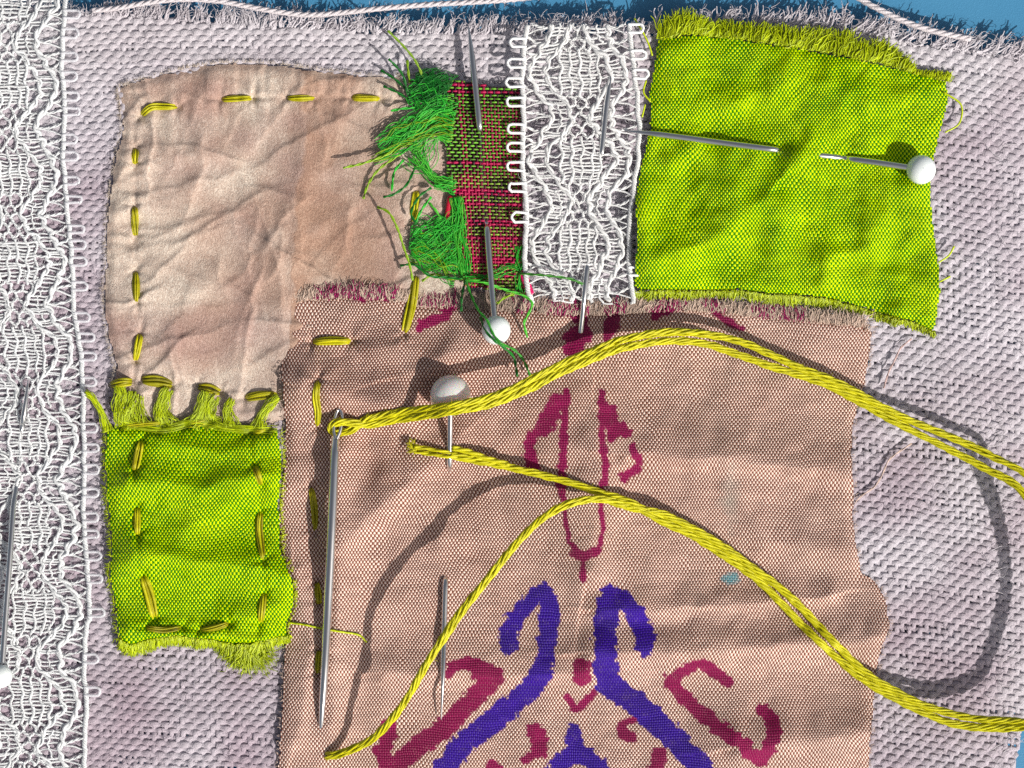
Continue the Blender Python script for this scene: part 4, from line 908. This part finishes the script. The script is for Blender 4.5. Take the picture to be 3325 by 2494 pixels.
# the embroidery needle with its long eye
nd = thing("embroidery_needle", "thick steel embroidery needle threaded with yellow floss on the pink patch", "needle")
m = MB(); s = spline([(1090, 1420, zpk(1090, 1420) + .12), (1086, 1500, zpk(1086, 1500) + .12), (1078, 1700, zpk(1078, 1700) + .11), (1066, 1950, zpk(1066, 1950) + .11), (1054, 2180, zpk(1054, 2180) + .09), (1045, 2320, zpk(1045, 2320) + .05), (1041, 2400, zpk(1041, 2400) - .07)], 10)
u = np.linspace(0, 1, len(s)); r = np.interp(u, [0, .06, .5, .85, 1], [11.5, 14.5, 15.5, 12, 7]) / PX
m.tube(P(s[:, 0], s[:, 1], s[:, 2]), r, (1, 1, 1), 18, taper=False); m.build("shaft", M_STEEL, nd)
m = MB(); ez = zpk(1095, 1380) + .15
eye = spline([(1090, 1425, ez), (1084, 1395, ez), (1090, 1350, ez), (1101, 1330, ez), (1112, 1350, ez), (1106, 1395, ez), (1094, 1425, ez)], 4)
m.tube(P(eye[:, 0], eye[:, 1], eye[:, 2]), 5.6 / PX, (1, 1, 1), 10, 1.3, taper=False); m.build("eye", M_STEEL, nd)

# ------------------------------------------------------------------ the long yellow embroidery floss
UP = [(1200, 1370, .30, 12), (1300, 1350, .36, 13), (1400, 1336, .60, 13), (1460, 1328, .74, 13), (1520, 1318, .74, 13), (1600, 1300, .68, 13), (1700, 1258, .60, 14), (1800, 1207, .54, 14), (1900, 1163, .48, 14), (2000, 1123, .44, 15), (2100, 1101, .40, 16), (2200, 1092, .37, 17), (2300, 1102, .35, 20),
      (2400, 1130, .34, 25), (2500, 1170, .34, 22), (2600, 1208, .34, 14), (2700, 1246, .35, 13), (2800, 1297, .37, 13), (2900, 1352, .38, 14), (3000, 1400, .40, 18), (3100, 1446, .44, 24), (3200, 1496, .50, 28), (3325, 1567, .62, 28)]
LOOP = [(3385, 1690, .72, 18), (3470, 1850, .86, 12), (3530, 2020, .96, 8), (3540, 2170, 1.0, 8), (3486, 2296, .94, 8), (3395, 2355, .78, 10), (3325, 2352, .64, 12)]
LOW = [(3200, 2350, .50, 16), (3100, 2335, .42, 18), (3000, 2302, .38, 14), (2900, 2252, .34, 13), (2800, 2190, .31, 13), (2700, 2100, .29, 19), (2620, 2020, .27, 23), (2530, 1928, .26, 20), (2450, 1862, .26, 14), (2350, 1790, .27, 13), (2250, 1728, .28, 13), (2150, 1680, .30, 13)]
mid = np.array(UP + LOOP + LOW, float); tg = np.gradient(mid[:, :2], axis=0); tg /= np.linalg.norm(tg, axis=1, keepdims=True)
nn = np.column_stack([-tg[:, 1], tg[:, 0]])
mid[:, 3] *= .82
A = np.column_stack([mid[:, :2] - nn * mid[:, 3:4], mid[:, 2]]); B = np.column_stack([mid[:, :2] + nn * mid[:, 3:4], mid[:, 2]])
END_C = [(2050, 1648, .33), (1960, 1622, .38), (1880, 1627, .45), (1800, 1657, .60), (1720, 1720, .76), (1640, 1810, .85), (1560, 1910, .90), (1480, 2012, .98), (1390, 2150, .98), (1320, 2270, .82), (1260, 2350, .66), (1200, 2406, .46), (1120, 2443, .26), (1070, 2453, .14), (1048, 2454, .0)]
END_T = [(2050, 1634, .34), (1950, 1600, .30), (1850, 1566, .28), (1750, 1540, .27), (1650, 1515, .26), (1560, 1496, .26), (1480, 1481, .26), (1400, 1466, .26), (1346, 1456, .25)]
EYE = [(1140, 1373, .33), (1105, 1371, .34), (1080, 1378, .31), (1075, 1394, .25), (1086, 1404, .17), (1106, 1404, .17), (1140, 1396, .25)]
path = np.vstack([np.array(END_C[::-1]), B[::-1], np.array(EYE)[::-1] if False else np.array(EYE)[::1], A, np.array(END_T)])
# END_C reversed -> lower side -> loop -> upper side -> eye -> upper other side -> loop -> lower -> tail
floss = thing("embroidery_floss", "long doubled yellow embroidery thread looping across the pink patch from the needle eye", "thread")
c = spline(path, 7)
lift = z_pink(c[:, 0], c[:, 1]) + .055; inn = (c[:, 0] > 930) & (c[:, 0] < 2780) & (np.arange(len(c)) > 12) & (np.hypot(c[:, 0] - 1090, c[:, 1] - 1385) > 45)
c[:, 2] = np.where(inn, np.maximum(c[:, 2], lift), c[:, 2])
n = len(c); T = np.gradient(c[:, :2], axis=0); T /= np.linalg.norm(T, axis=1, keepdims=True) + 1e-9; N = np.column_stack([-T[:, 1], T[:, 0]])
Ls = np.concatenate([[0], np.cumsum(np.linalg.norm(np.diff(c[:, :2], axis=0), axis=1))]); Lt = Ls[-1]
for k in range(6):
    m = MB(); ph = k * 2 * math.pi / 6
    a = Ls / 520 * 2 * math.pi + ph + 1.0 * fbm(Ls, np.full(n, k * 50.0), 200, 2, 121)
    rad = 8.0 * (1 + .34 * fbm(Ls, np.full(n, k * 77.0), 140, 2, 122)) * (1 + .5 * np.exp(-((Lt - Ls) / 90) ** 2))
    ox, oz = rad * np.cos(a), rad * .8 * np.sin(a)
    e = n - (0 if k % 3 else 18)
    for pl in (0, math.pi):
        b = Ls / 92 * 2 * math.pi + pl + k
        x = c[:, 0] + N[:, 0] * (ox + 2.5 * np.cos(b)); y = c[:, 1] + N[:, 1] * (ox + 2.5 * np.cos(b)); z = c[:, 2] + (oz + 2.5 * np.sin(b)) / PX
        m.tube(P(x, y, z)[:e], 3.45 / PX, FLOSS * (.8 + .35 * rng.random()), 6)
    m.build("strand", M_FLOSS, floss)
m = MB()
for k in range(1500):                                      # stray cotton fibres on the floss
    i = rng.integers(20, n - 5); hair(m, c[i, 0], c[i, 1], c[i, 2] + .05 * rng.standard_normal(), rng.uniform(0, 6.28), 12 + 16 * rng.random(), .55, FLOSS * 1.1, 1.8, 5)
for k in range(60): hair(m, 1352 + 3 * rng.standard_normal(), 1457 + 6 * rng.standard_normal(), .25, math.pi + .3 + .4 * rng.standard_normal(), 22 + 14 * rng.random(), 1.6, FLOSS, .6, 4)
m.build("fuzz", M_FLOSS, floss, "stuff")
# one shorter ply beside the cut end
m = MB(); s = spline([(1470, 1455, .30), (1520, 1466, .30), (1580, 1488, .30), (1650, 1508, .30)], 6)
for ph in (0, 2.1, 4.2): 
    a = np.arange(len(s)) * .3 + ph; m.tube(P(s[:, 0] + 3 * np.sin(a), s[:, 1] + 5 * np.cos(a), s[:, 2] + .02 * np.sin(a)), 5.2 / PX, FLOSS, 6)
m.build("short_ply", M_FLOSS, floss)

# ------------------------------------------------------------------ loose linen and silk threads
def loose(pts, r, col, label, name="loose_thread", plies=3, mat=M_LINEN, fuzz=True):
    s = spline(pts, 7); d = np.gradient(s[:, :2], axis=0); d = np.column_stack([-d[:, 1], d[:, 0]]); d /= np.linalg.norm(d, axis=1, keepdims=True) + 1e-9
    m = MB(); o = thing(name, label, "thread")
    for k in range(plies):
        a = np.arange(len(s)) * 7 / 46 * 2 * math.pi * .55 + k * 2 * math.pi / plies
        off = r * .45 * np.cos(a); m.tube(P(s[:, 0] + d[:, 0] * off, s[:, 1] + d[:, 1] * off, s[:, 2] + r * .45 * np.sin(a) / PX), r * .62 / PX, np.asarray(col) * (.92 + .12 * rng.random()), 6)
    m.build("yarn", mat, o)
    if fuzz:
        f = MB()
        for k in range(int(len(s) * 1.6)):
            i = rng.integers(0, len(s)); hair(f, s[i, 0], s[i, 1], s[i, 2], rng.uniform(0, 6.28), 14 + 16 * rng.random(), .9, np.asarray(col), 1.3, 4)
        f.build("fuzz", mat, o, "stuff")
    return o
lc = lin(222, 214, 218)
loose([(300, 34, .02), (380, 26, .05), (470, 10, .08), (580, -2, .10), (700, 2, .12), (800, 20, .12), (900, 38, .12), (1000, 48, .12), (1100, 42, .12), (1250, 26, .12), (1400, 14, .12), (1550, 6, .12), (1700, -6, .12), (1850, -30, .12)], 9, lc, "long pale linen thread curving along the frayed top edge, left of centre")
loose([(2740, -40, .0), (2795, -2, .02), (2850, 28, .05), (2920, 62, .06), (3000, 92, .07), (3080, 112, .06), (3150, 126, .04)], 10, lc, "pale linen thread slanting over the bare blue table at top right")
loose([(2960, 1100, .075), (2925, 1130, .075), (2905, 1170, .075), (2885, 1210, .075), (2870, 1260, .075)], 3.0, lin(205, 176, 172), "thin pinkish thread on linen under the right corner of the large lime patch", plies=2, fuzz=False)
loose([(2960, 1440, .075), (2890, 1490, .075), (2865, 1540, .075), (2840, 1580, .075), (2800, 1608, .075), (2778, 1630, .075)], 3.0, lin(214, 190, 180), "thin pinkish thread lying on linen right of the pink patch's middle", plies=2, fuzz=False)
